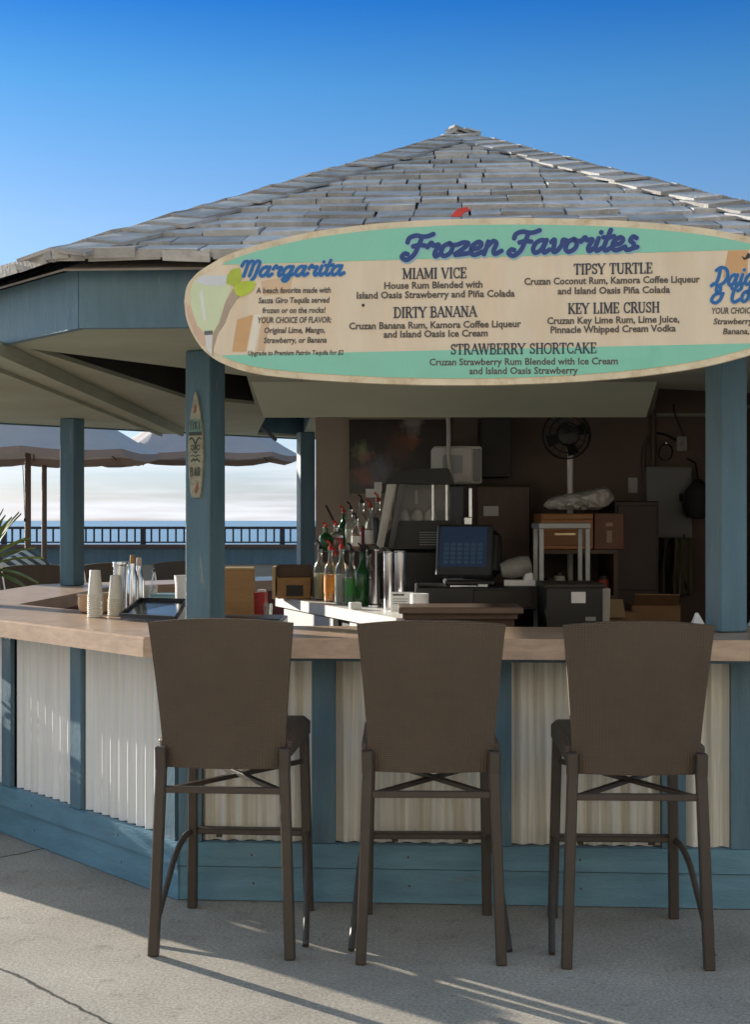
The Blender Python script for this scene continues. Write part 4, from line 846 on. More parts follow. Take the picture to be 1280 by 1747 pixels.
for a in range(16): cg.tube([fc + Vector((.03 * cos(a * pi / 8), -.09, .03 * sin(a * pi / 8))), fc + Vector((.11 * cos(a * pi / 8), -.075, .11 * sin(a * pi / 8))), fc + Vector((.145 * cos(a * pi / 8), -.03, .145 * sin(a * pi / 8)))], .002, 5)
cg.build('cage', BLACK, fn_)
for a in range(4):
    A_ = a * pi / 2 + .4; u = Vector((cos(A_), 0, sin(A_))); v = Vector((-sin(A_), .35, cos(A_))); c_ = fc + Vector((0, -.045, 0))
    MB().add([c_ + u * .02 - v * .02, c_ + u * .125 - v * .045, c_ + u * .13 + v * .03, c_ + u * .02 + v * .02], [(0, 1, 2, 3), (3, 2, 1, 0)]).build('blade', BLACK, fn_)
# shelf unit, wooden boxes, bag
su = thing('shelf_unit', (1.17, 7.95, 0), 'dark wooden shelf unit holding the orange wooden boxes', 'shelf')
for xx in (.955, 1.385): MB().box((xx, 7.95, .638), (.024, .42, 1.27)).build('side_board', BROWN, su)
for zz in (.35, .80, 1.02, 1.283): MB().box((1.17, 7.95, zz), (.404 if zz < 1.2 else .46, .42, .022)).build('shelf', BROWN, su)
wb = thing('wooden_box', (1.11, 7.9, 1.295), 'orange brown wooden drawer box under the crumpled white bag', 'wooden box')
MB().box((1.105, 7.93, 1.40), (.30, .36, .205), bev=.004).build('box', ORWOOD, wb); MB().box((1.105, 7.742, 1.365), (.27, .016, .09), bev=.003).build('drawer', M('orange_dark', (.25, .10, .035), .5, .2, 6), wb); MB().box((1.09, 7.728, 1.385), (.12, .012, .012)).build('handle', M('brass_pull', (.5, .4, .25), .35, .05, metal=.8), wb)
MB().box((1.105, 7.735, 1.485), (.29, .03, .03), bev=.003).build('top_rail', M('orange_light', (.33, .15, .05), .5, .2, 6), wb)
wb2 = thing('wooden_box', (1.34, 7.9, 1.295), 'reddish wooden box with two paper labels beside the orange drawer box', 'wooden box')
MB().box((1.35, 7.93, 1.40), (.17, .34, .21), bev=.004).build('box', M('red_wood', (.15, .055, .025), .5, .2, 6), wb2)
MB().box((1.35, 7.757, 1.44), (.04, .003, .02)).build('paper_label', M('label_tan', (.4, .3, .18), .7, .1), wb2); MB().box((1.35, 7.757, 1.37), (.03, .003, .07)).build('paper_label', M('label_tan', (.4, .3, .18), .7, .1), wb2)
dk = thing('dark_cabinet', (1.56, 8.2, 0), 'dark brown cabinet standing against the back wall beside the wooden boxes', 'cabinet')
MB().box((1.555, 8.3, .79), (.26, .6, 1.575), bev=.006).build('body', M('cabinet_brown', (.045, .024, .018), .5, .2, 5), dk); MB().box((1.555, 7.993, 1.3), (.23, .014, .5), bev=.003).build('door', M('cabinet_brown', (.045, .024, .018), .5, .2, 5), dk)
rb = random.Random(11); bg_ = MB(); nS, nK = 14, 14; vs_ = []
for i in range(nS + 1):
    t = i / nS; cxx = .985 + .40 * t; cz = 1.555 + .045 * t; ry = .10 * math.sqrt(max(.03, 1 - (2 * t - 1) ** 4)); rz_ = (.035 + .03 * t) * math.sqrt(max(.03, 1 - (2 * t - 1) ** 6))
    for k in range(nK):
        a = 2 * pi * k / nK; j = 1 + rb.uniform(-.16, .16); vs_.append((cxx + rb.uniform(-.008, .008), 7.84 + ry * cos(a) * j, max(1.506, cz + rz_ * sin(a) * j)))
bg_.add(vs_, [(i * nK + k, i * nK + (k + 1) % nK, i * nK + nK + (k + 1) % nK, i * nK + nK + k) for i in range(nS) for k in range(nK)] + [tuple(range(nK - 1, -1, -1)), tuple(range(nS * nK, nS * nK + nK))])
tag(bg_.build('plastic_bag', M('bag_white', (.5, .48, .45), .45, .08, 8)), 'crumpled white plastic bag lying on the orange wooden box', 'bag')
# steel rack with bin
rk = thing('steel_rack', (.985, 7.1, 0), 'open steel tube rack in front of the wooden boxes', 'rack')
RACKM = M('rack_grey', (.30, .31, .31), .4, .1, metal=.3)
for xx in (.865, 1.105):
    for yy in (7.0, 7.26): MB().box((xx, yy, .715), (.022, .022, 1.43)).build('leg', RACKM, rk)
MB().box((.985, 7.15, 1.435), (.27, .34, .03), bev=.004).build('top', RACKM, rk)
MB().box((.985, 7.15, 1.12), (.218, .32, .012)).build('shelf', GREYM, rk)
bn_ = thing('black_bin', (.98, 6.78, 0), 'black bin with a white paper label in front of the steel rack', 'bin')
MB().prism([(.845, 6.62), (1.12, 6.62), (1.12, 6.95), (.845, 6.95)], .001, 1.13).build('body', BLACK, bn_); MB().box((.9825, 6.785, 1.142), (.3, .36, .022), bev=.005).build('lid', DARK, bn_)
MB().box((1.0, 6.617, 1.085), (.07, .003, .055)).build('paper_label', WHITEP, bn_)
pc = thing('pale_carton', (1.16, 6.75, 0), 'narrow pale carton standing upright against the black bin', 'carton'); MB().add([(1.13, 6.7, .9), (1.165, 6.7, .9), (1.172, 6.7, 1.125), (1.122, 6.7, 1.125), (1.13, 6.8, .9), (1.165, 6.8, .9), (1.172, 6.8, 1.125), (1.122, 6.8, 1.125)], [(0, 1, 2, 3), (1, 5, 6, 2), (5, 4, 7, 6), (4, 0, 3, 7), (3, 2, 6, 7), (1, 0, 4, 5)]).build('sleeve', M('carton_pale', (.45, .43, .38), .6, .1), pc)
MB().prism([(1.128, 6.7), (1.168, 6.7), (1.168, 6.8), (1.128, 6.8)], .001, .899).build('stem', M('carton_pale', (.45, .43, .38), .6, .1), pc)
CARD = M('cardboard', (.22, .135, .07), .8, .15, 6)
for (x, y, z0, sx, sy, sz, rz, lab) in ((1.26, 7.35, 0, .28, .3, .62, .1, 'open brown cardboard box below the wooden boxes'), (1.55, 7.5, 0, .26, .3, 1.0, -.1, 'closed cardboard box stacked beside the dark cabinet')):
    cb_ = thing('cardboard_box', (x, y, z0), lab, 'cardboard box', 'cardboard boxes in the store'); MB().box((x, y, z0 + sz / 2 + .001), (sx, sy, sz), rz=rz).build('box', CARD, cb_)
    MB().box((x - .02, y - sy / 2 - .05, z0 + sz + .01), (sx * .9, .12, .006), m=Matrix.Translation((x - .02, y - sy / 2 - .04, z0 + sz + .03)) @ Matrix.Rotation(rz, 4, 'Z') @ Matrix.Rotation(R(-35), 4, 'X')).build('flap', CARD, cb_)
cbx = thing('cardboard_box', (1.27, 7.36, .625), 'small cardboard box with torn flaps on top of the open brown box', 'cardboard box', 'cardboard boxes in the store'); MB().box((1.27, 7.36, .80), (.24, .26, .34), rz=.2).build('box', CARD, cbx); MB().box(None, (.2, .12, .006), m=Matrix.Translation((1.24, 7.24, .99)) @ Matrix.Rotation(R(50), 4, 'X')).build('flap', M('cardboard_light', (.33, .24, .15), .8, .1), cbx)
# electrics on the wall
ep = thing('electric_panel', (1.89, 8.68, 1.35), 'grey metal electric panel fixed on the back wall', 'electric panel')
p0, p1 = PX(1104, 796, 8.62), PX(1182, 918, 8.62); MB().box(((p0.x + p1.x) / 2, 8.68, (p0.z + p1.z) / 2), (p1.x - p0.x, .118, p0.z - p1.z), bev=.006).build('box', GREYM, ep); MB().box(((p0.x + p1.x) / 2, 8.617, (p0.z + p1.z) / 2), (p1.x - p0.x - .02, .006, p0.z - p1.z - .02), bev=.002).build('door', M('panel_door', (.23, .23, .23), .5, .1), ep)
MB().box((p1.x - .075, 8.609, (p0.z + p1.z) / 2 + .03), (.022, .012, .05), bev=.003).build('latch', BLACK, ep)
sb = thing('switch_box', (PX(1164, 0, 8.7).x, 8.72, 1.98), 'small pale switch box on the wall above the electric panel', 'switch box'); q = PX(1164, 757, 8.7); MB().box((q.x, 8.715, q.z), (.066, .045, .095), bev=.004).build('box', M('switch_grey', (.4, .39, .36), .5, .05), sb); MB().box((q.x, 8.69, q.z), (.02, .006, .035)).build('toggle', GREYM, sb)
for (pts, r_, lab) in (([(1116, 700), (1116, 795)], .018, 'straight wooden coloured conduit rising from the electric panel'), ([(1100, 830), (1099, 790), (1101, 760), (1108, 748), (1113, 746)], .012, 'bent dark conduit curving beside the electric panel'), ([(1168, 745), (1160, 725), (1152, 705), (1150, 690)], .006, 'thin cable running up from the switch box'), ([(1156, 752), (1136, 742), (1118, 738)], .007, 'short cable running sideways from the switch box')):
    c_ = thing('wall_conduit', PX(*pts[0], 8.7), lab, 'conduit', 'conduits on the back wall'); MB().tube(catmull([PX(a, b, 8.715 - r_ * .3) for a, b in pts], 4), r_, 8).build('pipe', M('conduit_brown', (.13, .095, .07), .5, .1) if r_ > .01 else BLACK, c_, smooth=True)
ou = PX(1081, 828, 8.72); tag(MB().box((ou.x, 8.733, ou.z), (.06, .014, .1), bev=.003).box((ou.x, 8.722, ou.z - .035), (.045, .03, .03), bev=.003).build('wall_outlet', M('outlet_white', (.5, .49, .46), .5, .05)), 'pale wall outlet with a plug beside the bent conduit', 'outlet')
hs = thing('hose_bundle', (PX(1135, 0, 8.5).x, 8.5, 1.0), 'bundle of dark grey hoses hanging below the electric panel', 'hoses'); 
for i in range(7):
    xx = 1112 + i * 9; MB().tube(catmull([PX(xx, 919, 8.6), PX(xx + rb.uniform(-6, 6), 950, 8.55), PX(xx - 12 + i * 2, 985, 8.5), PX(xx - 20 + i * 5, 1015, 8.5)], 4), rb.uniform(.008, .014), 8).build('hose', M('hose_grey', (.10, .10, .10), .5, .2) if i % 2 else BLACK, hs, smooth=True)
ap = thing('apron_cloth', (PX(1168, 0, 8.4).x, 8.45, 1.0), 'khaki cloth hanging in folds below the electric panel', 'cloth'); am = MB(); vs_ = []
for i in range(13):
    for j in range(9):
        u, v = i / 12, j / 8; p = PX(1152 + 34 * u + 5 * v * (u - .5), 918 + 95 * v, 8.47 + .025 * sin(u * 13 + v)); vs_.append(p)
vb = [v + Vector((0, .006, 0)) for v in vs_]; am.add(vs_ + vb, [(i * 9 + j, i * 9 + j + 1, i * 9 + j + 10, i * 9 + j + 9) for i in range(12) for j in range(8)] + [(117 + i * 9 + j + 9, 117 + i * 9 + j + 10, 117 + i * 9 + j + 1, 117 + i * 9 + j) for i in range(12) for j in range(8)]); am.build('cloth', M('khaki', (.16, .145, .10), .9, .15), ap, smooth=True)
MB().tube([PX(1168, 912, 8.45), PX(1168, 919, 8.45)], .008, 6).build('hook', STEEL, ap)
# ------------------------------------------------------------------ things on the counter and service shelf
ZS = .9655
def on(x, Y, z): return Vector(((x - 640) / FPX * Y, Y, z))
CUPM = M('cup_plastic', (.72, .69, .60), .35, .05, 8, trans=.15)
def cupstack(x, Y, z, n, r, step, lab):
    p = on(x, Y, z); c = thing('cup_stack', p, lab, 'cup stack', 'stacks of clear plastic cups')
    prof = [(0, .001)]
    for i in range(n): prof += [(r * .98, .002 + i * step), (r * 1.04, .003 + i * step), (r * 1.04, .006 + i * step), (r * .95, .008 + i * step)]
    h0 = n * step; m_ = MB().lathe([(r * .98, .001)] + prof[1:] + [(r * .95, h0)], p, 20); m_.build('nested_rims', CUPM, c, smooth=True)
    MB().lathe([(r * .95, h0 + .0005), (r * .70, h0 + .105), (r * .66, h0 + .108), (0, h0 + .108)], p, 20).build('top_cup', CUPM, c, smooth=True)
cupstack(162, 6.02, ZT + .001, 12, .0345, .0085, 'tall upturned stack of clear plastic cups, nearest the back corner post')
cupstack(197, 6.12, ZT + .001, 9, .036, .0085, 'second upturned stack of plastic cups beside the steel bottles')
p = on(206, 6.38, ZT + .001); c3 = thing('steel_cup', p, 'ribbed steel mixing cup behind the second cup stack', 'cup'); MB().lathe([(.03, 0), (.034, .12), (.038, .235), (.034, .235), (.03, .22), (.0, .22)], p, 18).build('cup', STEEL, c3, smooth=True); MB().lathe([(.0365, .215), (.041, .225), (.0385, .236)], p, 18).build('rim', STEEL, c3, smooth=True)
p = on(165, 6.32, ZT + .001); bw = thing('wooden_bowl', p, 'round bent wood bowl behind the tall cup stack', 'bowl'); MB().lathe([(.07, 0), (.083, .01), (.09, .05), (.086, .088), (.08, .088), (.083, .05), (.076, .012), (0, .012)], p, 28).build('bowl', M('bowl_wood', (.42, .25, .13), .5, .15, 10), bw, smooth=True); MB().lathe([(.0875, .075), (.094, .082), (.0875, .092)], p, 28).build('hoop', M('hoop_wood', (.5, .33, .18), .5, .1), bw, smooth=True)
for x, Y, h, cm_, lab in ((226, 6.32, .27, WOOD, 'slim steel bottle with a wooden stopper beside the cup stacks'), (237, 6.42, .255, M('cap_pale', (.55, .45, .4), .4, .1), 'slim steel bottle with a pale stopper beside the wooden stoppered one')):
    p = on(x, Y, ZT + .001); b = thing('steel_bottle', p, lab, 'bottle', 'steel bottles on the counter'); MB().lathe([(.024, 0), (.026, .01), (.026, h * .62), (.016, h * .74), (.014, h * .85), (.0, h * .85)], p, 16).build('body', STEEL, b, smooth=True); MB().lathe([(.011, h * .852), (.014, h * .9), (.012, h), (0, h)], p, 12).build('stopper', cm_, b, smooth=True)
p = on(252, 6.75, ZS); jg = thing('mixing_glass', p, 'clear mixing glass with a bar spoon beside the steel bottles', 'glass'); MB().lathe([(.036, 0), (.04, .01), (.048, .17), (.045, .17), (.037, .014), (0, .012)], p, 20).build('glass', M('clear_plastic', (.75, .77, .76), .1, 0, trans=.85, ior=1.2), jg, smooth=True); MB().tube([p + Vector((-.01, 0, .02)), p + Vector((.03, 0, .24))], .004, 6).lathe([(0, -.014), (.011, 0), (0, .012)], p + Vector((.03, 0, .245)), 8).build('spoon', STEEL, jg, smooth=True)
p = on(291, 6.75, ZS); tb2 = thing('ice_tub', p, 'teal plastic tub with a pale lid on the service shelf', 'tub'); MB().prism([(p.x - .075, 6.68), (p.x + .075, 6.68), (p.x + .08, 6.84), (p.x - .08, 6.84)], ZS + .001, ZS + .105).build('tub', M('tub_teal', (.05, .17, .17), .35, .1), tb2); MB().box((p.x, 6.76, ZS + .118), (.185, .19, .024), bev=.008).build('lid', M('tub_lid', (.16, .28, .30), .35, .1), tb2)
p = on(318, 6.45, ZS); pt = thing('white_pitcher', p, 'white pitcher half hidden behind the blue corner post', 'pitcher'); MB().lathe([(.045, 0), (.052, .02), (.055, .2), (.06, .235), (.055, .235), (.05, .2), (.045, .02), (0, .02)], p, 22).build('jug', WHITE, pt, smooth=True); MB().tube(catmull([p + Vector((.05, 0, .2)), p + Vector((.095, 0, .18)), p + Vector((.09, 0, .09)), p + Vector((.05, 0, .06))], 4), .009, 8).build('handle', WHITE, pt, smooth=True)
tr = thing('serving_tray', on(255, 5.95, ZT), 'glossy black tray lying tilted on the counter edge by the corner post', 'tray'); tq = [PX(205, 1050, 5.82), PX(300, 1058, 5.62), PX(318, 1036, 6.12), PX(240, 1038, 6.22)]
for q in tq: q.z = ZT + .004 + (.05 if q.y > 6 else .006)
up_ = Vector((0, 0, .012)); MB().add([q for q in tq] + [q + up_ for q in tq], [(3, 2, 1, 0), (4, 5, 6, 7), (0, 1, 5, 4), (1, 2, 6, 5), (2, 3, 7, 6), (3, 0, 4, 7)]).build('tray', M('tray_gloss', (.02, .03, .04), .16, .1, spec=.8), tr)
rm = MB(); 
for a, b in zip(tq, tq[1:] + tq[:1]): rm.bar(a + up_ * 1.4, b + up_ * 1.4, .012, .014)
rm.build('rim', BLACK, tr)
p = on(409, 6.75, ZS); nb_ = thing('napkin_box', p, 'tall tan wooden napkin box beside the blue corner post', 'box'); MB().box((p.x, 6.75, ZS + .128), (.142, .13, .25), bev=.004).build('box', WOOD, nb_); MB().box((p.x, 6.75, ZS + .259), (.148, .136, .01), bev=.002).build('top_edge', M('pale_wood', (.5, .36, .2), .6, .2, 8, .1, 60), nb_); MB().box((p.x, 6.75, ZS + .009), (.03, .136, .004)).build('foot', BLACK, nb_)
p = on(442, 6.8, ZS); rc = thing('red_caddy', p, 'red plastic straw holder with a white flap beside the tan box', 'straw holder'); MB().prism([(p.x - .032, 6.77), (p.x + .03, 6.77), (p.x + .038, 6.86), (p.x - .04, 6.86)], ZS + .001, ZS + .135).build('box', M('red_caddy_plastic', (.42, .02, .018), .35, .1), rc); MB().box((p.x + .012, 6.80, ZS + .143), (.045, .05, .012), bev=.003).build('flap', WHITE, rc)
p = on(457, 6.6, ZS); tag(MB().lathe([(.016, 0), (.02, .01), (.024, .09), (.021, .09), (.017, .012), (0, .012)], p, 14).build('shot_glass', M('clear_plastic', (.75, .77, .76), .1, 0, trans=.85, ior=1.2), None, smooth=True), 'small clear glass beside the red straw holder', 'glass')
st_ = thing('steel_tray', on(430, 6.3, ZS), 'shallow steel tray along the service shelf behind the first stool', 'tray'); MB().box((on(425, 6.3, 0).x, 6.3, ZS + .022), (.34, .34, .042), bev=.005).build('pan', M('tray_steel', (.4, .41, .41), .3, .1, metal=.9), st_); MB().box((on(425, 6.3, 0).x, 6.3, ZS + .0455), (.3, .3, .004)).build('liner', BLACK, st_)
for x, Y, lab in ((1192, 5.58, 'white folded card standing on the counter beside the bright blue post'), (1290, 5.5, 'white folded card standing on the counter past the bright blue post')):
    p = on(x, Y, ZT + .001); tag(MB().add([p + Vector((-.025, -.02, 0)), p + Vector((.025, -.02, 0)), p + Vector((.0, .0, .05)), p + Vector((.025, .03, 0)), p + Vector((-.025, .03, 0)), p + Vector((-.012, 0, .05))], [(0, 1, 2, 5), (3, 4, 5, 2), (1, 3, 2), (4, 0, 5), (0, 4, 3, 1)]).build('folded_card', WHITEP), lab, 'card', 'folded cards on the counter')
# ------------------------------------------------------------------ beyond the bar: parapet, railing, umbrellas, plant, chair
YP = 18.0
pp_ = thing('parapet_wall', (-2, YP, 0), 'low terrace wall with a brown cap, blue band and beige base facing the sea', 'terrace wall')
MB().box((0, YP, .44), (30, .2, .878)).build('base_wall', M('beige_wall', (.32, .29, .24), .8, .1, 2), pp_); MB().box((0, YP - .005, .985), (30, .23, .21)).build('blue_band', TEAL, pp_); MB().box((0, YP - .02, 1.118), (30, .34, .05)).build('cap', M('brown_cap', (.10, .06, .05), .6, .15), pp_)
rg = thing('railing', (-2, YP, 1.14), 'dark metal railing on top of the terrace wall', 'railing'); RM = M('rail_dark', (.022, .03, .04), .5, .1)
MB().box((-1.5, YP, 1.365), (13, .05, .035)).build('top_rail', RM, rg); MB().box((-1.5, YP, 1.172), (13, .03, .02)).build('bottom_rail', RM, rg)
ps0 = on(244, YP, 0).x
for i in range(-2, 5): MB().box((ps0 + i * 1.86, YP, 1.255), (.065, .065, .225)).build('rail_post', RM, rg)
n_ = 0
for i in range(-17, 70):
    if i % 17 == 0: continue
    xx = ps0 + i * 1.86 / 17
    if xx > .3 or xx < -6.4: continue
    MB().box((xx, YP, 1.265), (.022, .022, .165)).build('baluster', RM, rg)
def umbrella(px_, Y, rim_y, rad, hgt, polex, lab, n=8, rot=.2):
    zr = HCAM - (rim_y - 888) / FPX * Y; p = on(px_, Y, 0); u = thing('patio_umbrella', (p.x, Y, 0), lab, 'umbrella', 'patio umbrellas on the sea terrace')
    cm_ = MB(); vs_ = [(p.x, Y, zr + hgt)]; K = 6; ring = 8 * 4
    for j in range(1, K + 1):
        t = j / K
        for k in range(ring):
            a = 2 * pi * k / ring + rot; seg = (k % 4) / 4; scl = cos(pi / 8) / cos(2 * pi * seg / 8 - pi / 8); sag = -.05 * t * (sin(pi * seg)) * (1 - .5 * t)
            z = zr + hgt * (1 - t) - .10 * sin(pi * t) * hgt + sag
            vs_.append((p.x + rad * t * scl * cos(a), Y + rad * t * scl * sin(a), z))
    f = [(0, 1 + k, 1 + (k + 1) % ring) for k in range(ring)] + [(1 + (j - 1) * ring + k, 1 + j * ring + k, 1 + j * ring + (k + 1) % ring, 1 + (j - 1) * ring + (k + 1) % ring) for j in range(1, K) for k in range(ring)]
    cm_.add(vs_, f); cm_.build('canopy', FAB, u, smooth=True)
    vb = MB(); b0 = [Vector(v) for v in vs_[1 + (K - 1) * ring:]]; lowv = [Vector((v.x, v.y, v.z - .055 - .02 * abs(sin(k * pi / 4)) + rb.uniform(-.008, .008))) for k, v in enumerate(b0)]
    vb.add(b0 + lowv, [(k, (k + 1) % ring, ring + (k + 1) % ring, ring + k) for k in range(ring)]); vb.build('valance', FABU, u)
    MB().tube([(p.x, Y, .05), (p.x, Y, zr + hgt + .05)], .03, 10).build('pole', M('umbrella_wood', (.10, .055, .03), .5, .15), u, smooth=True)
    MB().lathe([(.28, 0), (.28, .05), (.05, .09), (.05, .3), (0, .3)], (p.x, Y, .001), 20).build('base', GREYM, u, smooth=True)
    for k in range(8):
        a = 2 * pi * k / 8 + rot; MB().tube([(p.x + .04 * cos(a), Y + .04 * sin(a), zr + hgt - .2), (p.x + rad * .96 * cos(a), Y + rad * .96 * sin(a), zr - .03)], .009, 6).build('rib', M('umbrella_wood', (.10, .055, .03), .5, .15), u)
    return u
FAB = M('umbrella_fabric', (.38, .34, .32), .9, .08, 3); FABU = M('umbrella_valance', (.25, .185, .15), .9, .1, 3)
umbrella(47, 13.0, 772, 1.25, .95, 0, 'taupe patio umbrella nearest the green plant')
umbrella(75, 15.6, 778, 1.22, .95, 0, 'taupe patio umbrella with its pole just behind the first one', rot=.5)
umbrella(345, 16.2, 776, 1.17, .95, 0, 'taupe patio umbrella showing behind the corner post with the tiki surfboard', rot=.1)
cl = thing('pull_cord', (on(42, 13, 0).x, 12.4, 1.4), 'thin cord with a small weight hanging from the umbrella rim', 'cord'); MB().tube([PX(38, 788, 12.2), PX(40, 830, 12.2), PX(42, 884, 12.2)], .004, 6).build('line', GREYM, cl); MB().lathe([(0, -.02), (.012, -.01), (.012, .012), (0, .02)], PX(42, 887, 12.2), 8).build('weight', BLACK, cl, smooth=True)
pl = thing('spiky_plant', (-2.86, 9.6, 0), 'spiky green potted plant with sword leaves at the edge of the terrace', 'plant'); LEAFM = M('agave_leaf', (.17, .22, .05), .45, .25, 6, stretch=(1, 1, 1), island=.35)
MB().lathe([(.2, 0), (.27, .5), (.29, .52), (.27, .54), (.25, .5), (0, .48)], (-2.86, 9.6, .001), 22).build('pot', M('pot_clay', (.25, .12, .07), .8, .15), pl, smooth=True)
MB().tube([(-2.86, 9.6, .45), (-2.84, 9.6, 1.12)], [.07, .05], 10).build('trunk', M('plant_trunk', (.14, .1, .06), .9, .2), pl)
lf = MB(); rl_ = random.Random(2)
leaves = [(rl_.uniform(0, 2 * pi), rl_.uniform(-.3, 1.3), rl_.uniform(.42, .62)) for _ in range(34)]
for (az, el, ln) in leaves:
    d = Vector((cos(az) * cos(el), sin(az) * cos(el), sin(el))); side = Vector((-sin(az), cos(az), 0)); b0 = Vector((-2.84, 9.6, 1.1)) + d * .03; vs_ = []
    for i in range(8):
        t = i / 7; c_ = b0 + d * ln * t + Vector((0, 0, -.16 * t * t * (1 - abs(el) * .4))); wd = .042 * (sin(pi * min(1, t * .9 + .12)) ** .7) * (1 - t ** 4) + .002; vs_ += [c_ - side * wd + Vector((0, 0, .01)), c_ + Vector((0, 0, -.004)), c_ + side * wd + Vector((0, 0, .01))]
    lf.add(vs_, [(3 * i + a, 3 * i + a + 1, 3 * i + a + 4, 3 * i + a + 3) for i in range(7) for a in (0, 1)])
lf.build('leaves', LEAFM, pl)
def stripe_mat():
    m = bpy.data.materials.new('striped_sling'); m.use_nodes = True; t = m.node_tree; n = t.nodes; l = t.links; b = n['Principled BSDF']; b.inputs['Roughness'].default_value = .85
    c = n.new('ShaderNodeTexCoord'); w_ = n.new('ShaderNodeTexWave'); w_.bands_direction = 'Y'; w_.inputs['Scale'].default_value = 3.6; l.new(c.outputs['Object'], w_.inputs[0])
    r_ = n.new('ShaderNodeValToRGB'); r_.color_ramp.interpolation = 'CONSTANT'; r_.color_ramp.elements[0].color = (.45, .42, .34, 1); r_.color_ramp.elements[1].position = .5; r_.color_ramp.elements[1].color = (.06, .05, .04, 1); l.new(w_.outputs['Fac'], r_.inputs[0]); l.new(r_.outputs[0], b.inputs['Base Color']); return m
lc0 = on(42, 11.0, 0); lc = thing('lounge_chair', (lc0.x, 11.0, 0), 'lounge chair with a black and cream striped back cushion beside the spiky plant', 'lounge chair')
Tm = Matrix.Translation((lc0.x - .0, 11.0, 1.10)) @ Matrix.Rotation(R(-30), 4, 'Z') @ Matrix.Rotation(R(38), 4, 'Y')
cu_ = MB().box(None, (.28, .34, .09), m=Matrix.Identity(4), bev=.03).build('back_cushion', stripe_mat(), lc, smooth=True, local=True); cu_.location = (0, 0, 1.10); cu_.rotation_euler = (R(20), R(28), R(-20))
MB().box((lc0.x, 11.1, .46), (.6, .6, .06), bev=.015).build('seat', M('chair_dark', (.05, .04, .035), .7, .1), lc)
MB().bar((lc0.x - .26, 11.36, .46), (lc0.x - .26, 11.2, 1.2), .03, .03).bar((lc0.x + .26, 11.36, .46), (lc0.x + .26, 11.2, 1.12), .03, .03).bar((lc0.x - .26, 11.22, 1.1), (lc0.x + .26, 11.22, 1.05), .03, .03).build('back_frame', M('chair_dark', (.05, .04, .035), .7, .1), lc)
for sx in (-.26, .26):
    for sy in (10.84, 11.36): MB().bar((lc0.x + sx, sy, 0), (lc0.x + sx, sy, .46), .035, .035).build('leg', M('chair_dark', (.05, .04, .035), .7, .1), lc)
# curved support arm under the eave beyond the corner post
wr = thing('lamp_arm', PX(455, 745, 9.9), 'black curved lamp arm under the far eave beyond the corner post', 'lamp arm'); MB().tube(catmull([PX(395, 690, 9.2), PX(415, 702, 9.4), PX(440, 722, 9.7), PX(470, 750, 10.0)], 4), .014, 8).build('arm', BLACK, wr, smooth=True); MB().tube([PX(437, 690, 9.7), PX(434, 712, 9.7)], .012, 8).build('stem', BLACK, wr); MB().lathe([(.03, -.02), (.02, .02), (0, .03)], PX(436, 712, 9.7), 10).build('shade', BLACK, wr, smooth=True)

# ------------------------------------------------------------------ hotel front added behind the viewer to bounce warm sunlight onto the shaded side
ho = thing('bounce_hotel_front', (2, -9, 0), 'added cream hotel front behind the viewer, bouncing warm light onto the beach bar', 'building'); CREAM = M('cream_stucco', (.72, .64, .52), .85, .06, 2, .1, 30)
hw_ = MB(); xs_ = [-16 + 4 * i for i in range(10)]
hw_.box((2, -9.6, 5.5), (38, .9, 11)); 
for i in range(10): hw_.box((xs_[i], -9.05, 5.5), (1.1, .2, 11))
hw_.build('wall', CREAM, ho)
for fl in range(3):
    for i in range(9):
        wf = MB().box((xs_[i] + 2, -9.13, 1.5 + 3.5 * fl), (1.9, .06, 2.2)).build('window', WHITE, ho); MB().box((xs_[i] + 2, -9.095, 1.5 + 3.5 * fl), (1.7, .012, 2.0)).build('pane', M('window_dark', (.05, .07, .08), .1, .1), wf)

# added planter outside the view, shaped to cast shade on kick boards and ground
pl_ = [fpt(1, flen(RB) - t, RB) for t in (2.02, 2.6)]; nl = face_n(1)
pbx = thing('shade_planter', ((pl_[0] + pl_[1]) / 2 + nl * .34).to_3d(), 'added wooden planter box outside the view, casting shade along the sunny counter side', 'planter')
PBW = M('planter_wood', (.22, .16, .11), .8, .25, 6, .2, 60, stretch=(1, 1, 6))
MB().prism([pl_[0] + nl * .08, pl_[1] + nl * .08, pl_[1] + nl * .68, pl_[0] + nl * .68], .001, .60).build('box', PBW, pbx)
MB().prism([pl_[0] + nl * .065, pl_[1] + nl * .065, pl_[1] + nl * .695, pl_[0] + nl * .695], .601, .63).build('rim', PBW, pbx)
MB().prism([pl_[0] + nl * .46, pl_[1] + nl * .46, pl_[1] + nl * .66, pl_[0] + nl * .66], .631, .97).build('shade_board', PBW, pbx)  # taller part added to lengthen the shade cast on the ground
rq = random.Random(9); lm = MB()
for i in range(70):
    b_ = pl_[0].lerp(pl_[1], rq.uniform(.08, .92)) + nl * rq.uniform(.12, .42); h_ = rq.uniform(.04, .16); d = Vector((rq.uniform(-1, 1), rq.uniform(-1, 1), .5)).normalized(); sd_ = d.cross(Vector((0, 0, 1))).normalized(); p = Vector((b_.x, b_.y, .63 + h_)); ln = rq.uniform(.05, .1)
    lm.add([p, p + d * ln * .5 + sd_ * ln * .25, p + d * ln, p + d * ln * .5 - sd_ * ln * .25], [(0, 1, 2, 3)]); lm.tube([(b_.x, b_.y, .62), p], .003, 5)
lm.build('foliage', M('planter_leaf', (.06, .11, .035), .6, .3, 10, island=.3), pbx)

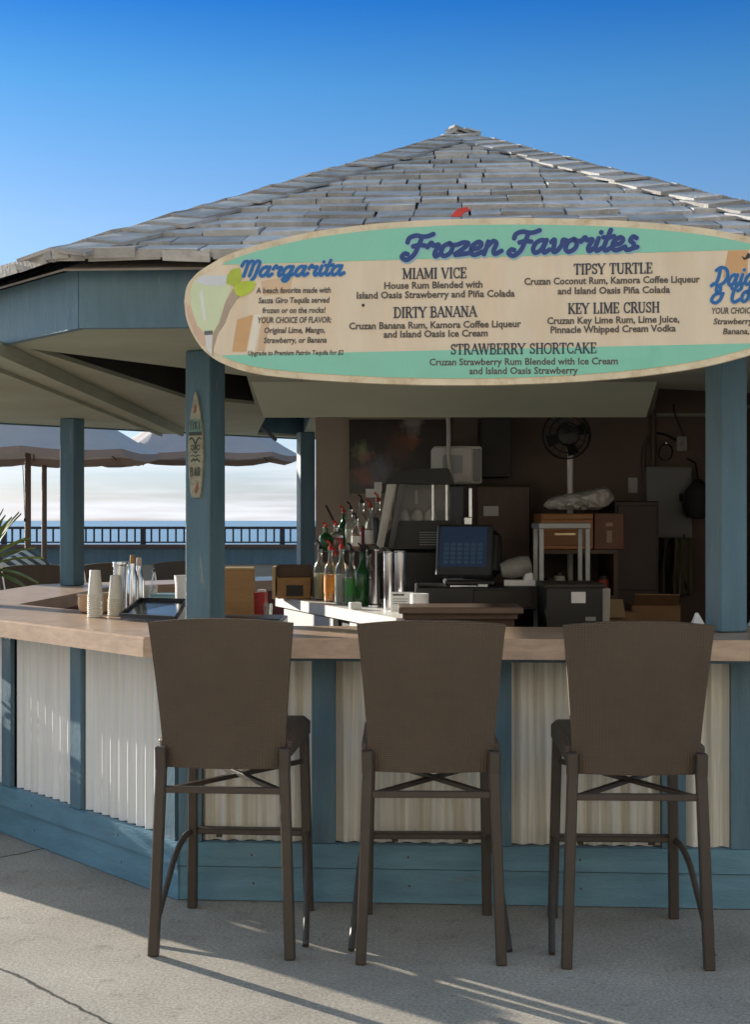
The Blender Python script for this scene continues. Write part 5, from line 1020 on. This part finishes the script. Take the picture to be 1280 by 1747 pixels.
# small details: a bolt through the menu sign, vents and a sticker on the bar equipment, nail heads on the front boards
u, v = B2(620, 521); bb_ = MB(); bb_.lathe([(.005, .0016), (.005, .004), (0, .005)], (0, 0, 0), 10)
q_ = BW(u, v, .0); bb_.v = [tuple(q_ + BU * p[0] + Vector((0, 0, p[1])) + BN * p[2]) for p in bb_.v]; bb_.build('bolt', INK, board)
vt = MB()
for i in range(6): vt.box((xc + .06, 7.697, 1.325 + .014 * i), (.14, .006, .005))
vt.build('vent_slots', GREYM, fm)
MB().box((.70, 8.122, 1.52), (.09, .003, .06)).build('sticker', M('sticker_white', (.5, .5, .48), .6, .1), fg)
MB().box((1.06, 6.7675 - .151, .98), (.05, .003, .02)).build('name_plate', GREYM, bn_)
for k, ts in ((0, (.3, .9, 1.55)), (1, (.35, 1.05, 1.8))):
    for t in ts:
        for zz, rr0 in ((.07, RB + .018), (.182, RB + .03)):
            nh = MB(); c0_ = fpt(k, t, rr0).to_3d(); n3 = face_n(k).to_3d(); t3 = Vector((-n3.y, n3.x, 0)); nh.lathe([(.0045, 0), (.0045, .0012), (0, .002)], (0, 0, 0), 8)
            nh.v = [tuple(c0_ + t3 * p[0] + Vector((0, 0, zz + p[1])) + n3 * p[2]) for p in nh.v]; nh.build('nail_head', M('rusty_nail', (.1, .06, .04), .7, .2), bar)

for x, h, mt, lab in ((938, .10, 'jar_amber', 'small amber jar on the dark shelf under the orange drawer box'), (955, .13, 'jar_white', 'small white tub on the dark shelf between two jars'), (1030, .11, 'jar_red', 'small red tin on the dark shelf under the labelled box')):
    p = on(x, 7.82, 1.0315); j = thing('storage_jar', p, lab, 'jar', 'jars on the store shelf'); MB().lathe([(.03, 0), (.034, .01), (.034, h * .8), (.028, h * .86)], p, 16).build('jar', M(mt, {'jar_amber': (.22, .1, .03), 'jar_white': (.5, .48, .44), 'jar_red': (.3, .05, .03)}[mt], .35, .1), j, smooth=True); MB().lathe([(.031, h * .861), (.031, h), (0, h)], p, 16).build('lid', BLACK, j, smooth=True)
hb2 = thing('hanging_bag', PX(1192, 812, 8.3), 'dark bag hanging by the electric panel next to the bright blue post', 'bag'); q = PX(1192, 850, 8.45); MB().lathe([(0, -.13), (.07, -.12), (.095, -.05), (.085, .04), (.04, .1), (.015, .12)], q, 16).build('sack', M('bag_dark', (.03, .028, .026), .8, .3, 12), hb2, smooth=True); MB().tube([q + Vector((0, 0, .11)), q + Vector((.01, .1, .22)), q + Vector((.0, .28, .26))], .006, 6).build('strap', BLACK, hb2)
cc = thing('cable_coil', PX(1128, 730, 8.7), 'coil of thin black cable hanging above the electric panel', 'cable'); cq = PX(1136, 772, 8.7); MB().tube([cq + Vector((.045 * cos(a * .5) * (1 + .08 * sin(a)), -.004 * (a % 5), .055 * sin(a * .5))) for a in range(52)], .004, 6).build('cable', BLACK, cc, smooth=True); MB().tube([cq + Vector((0, .035, .062)), cq + Vector((0, -.03, .058))], .005, 6).build('hook', STEEL, cc)
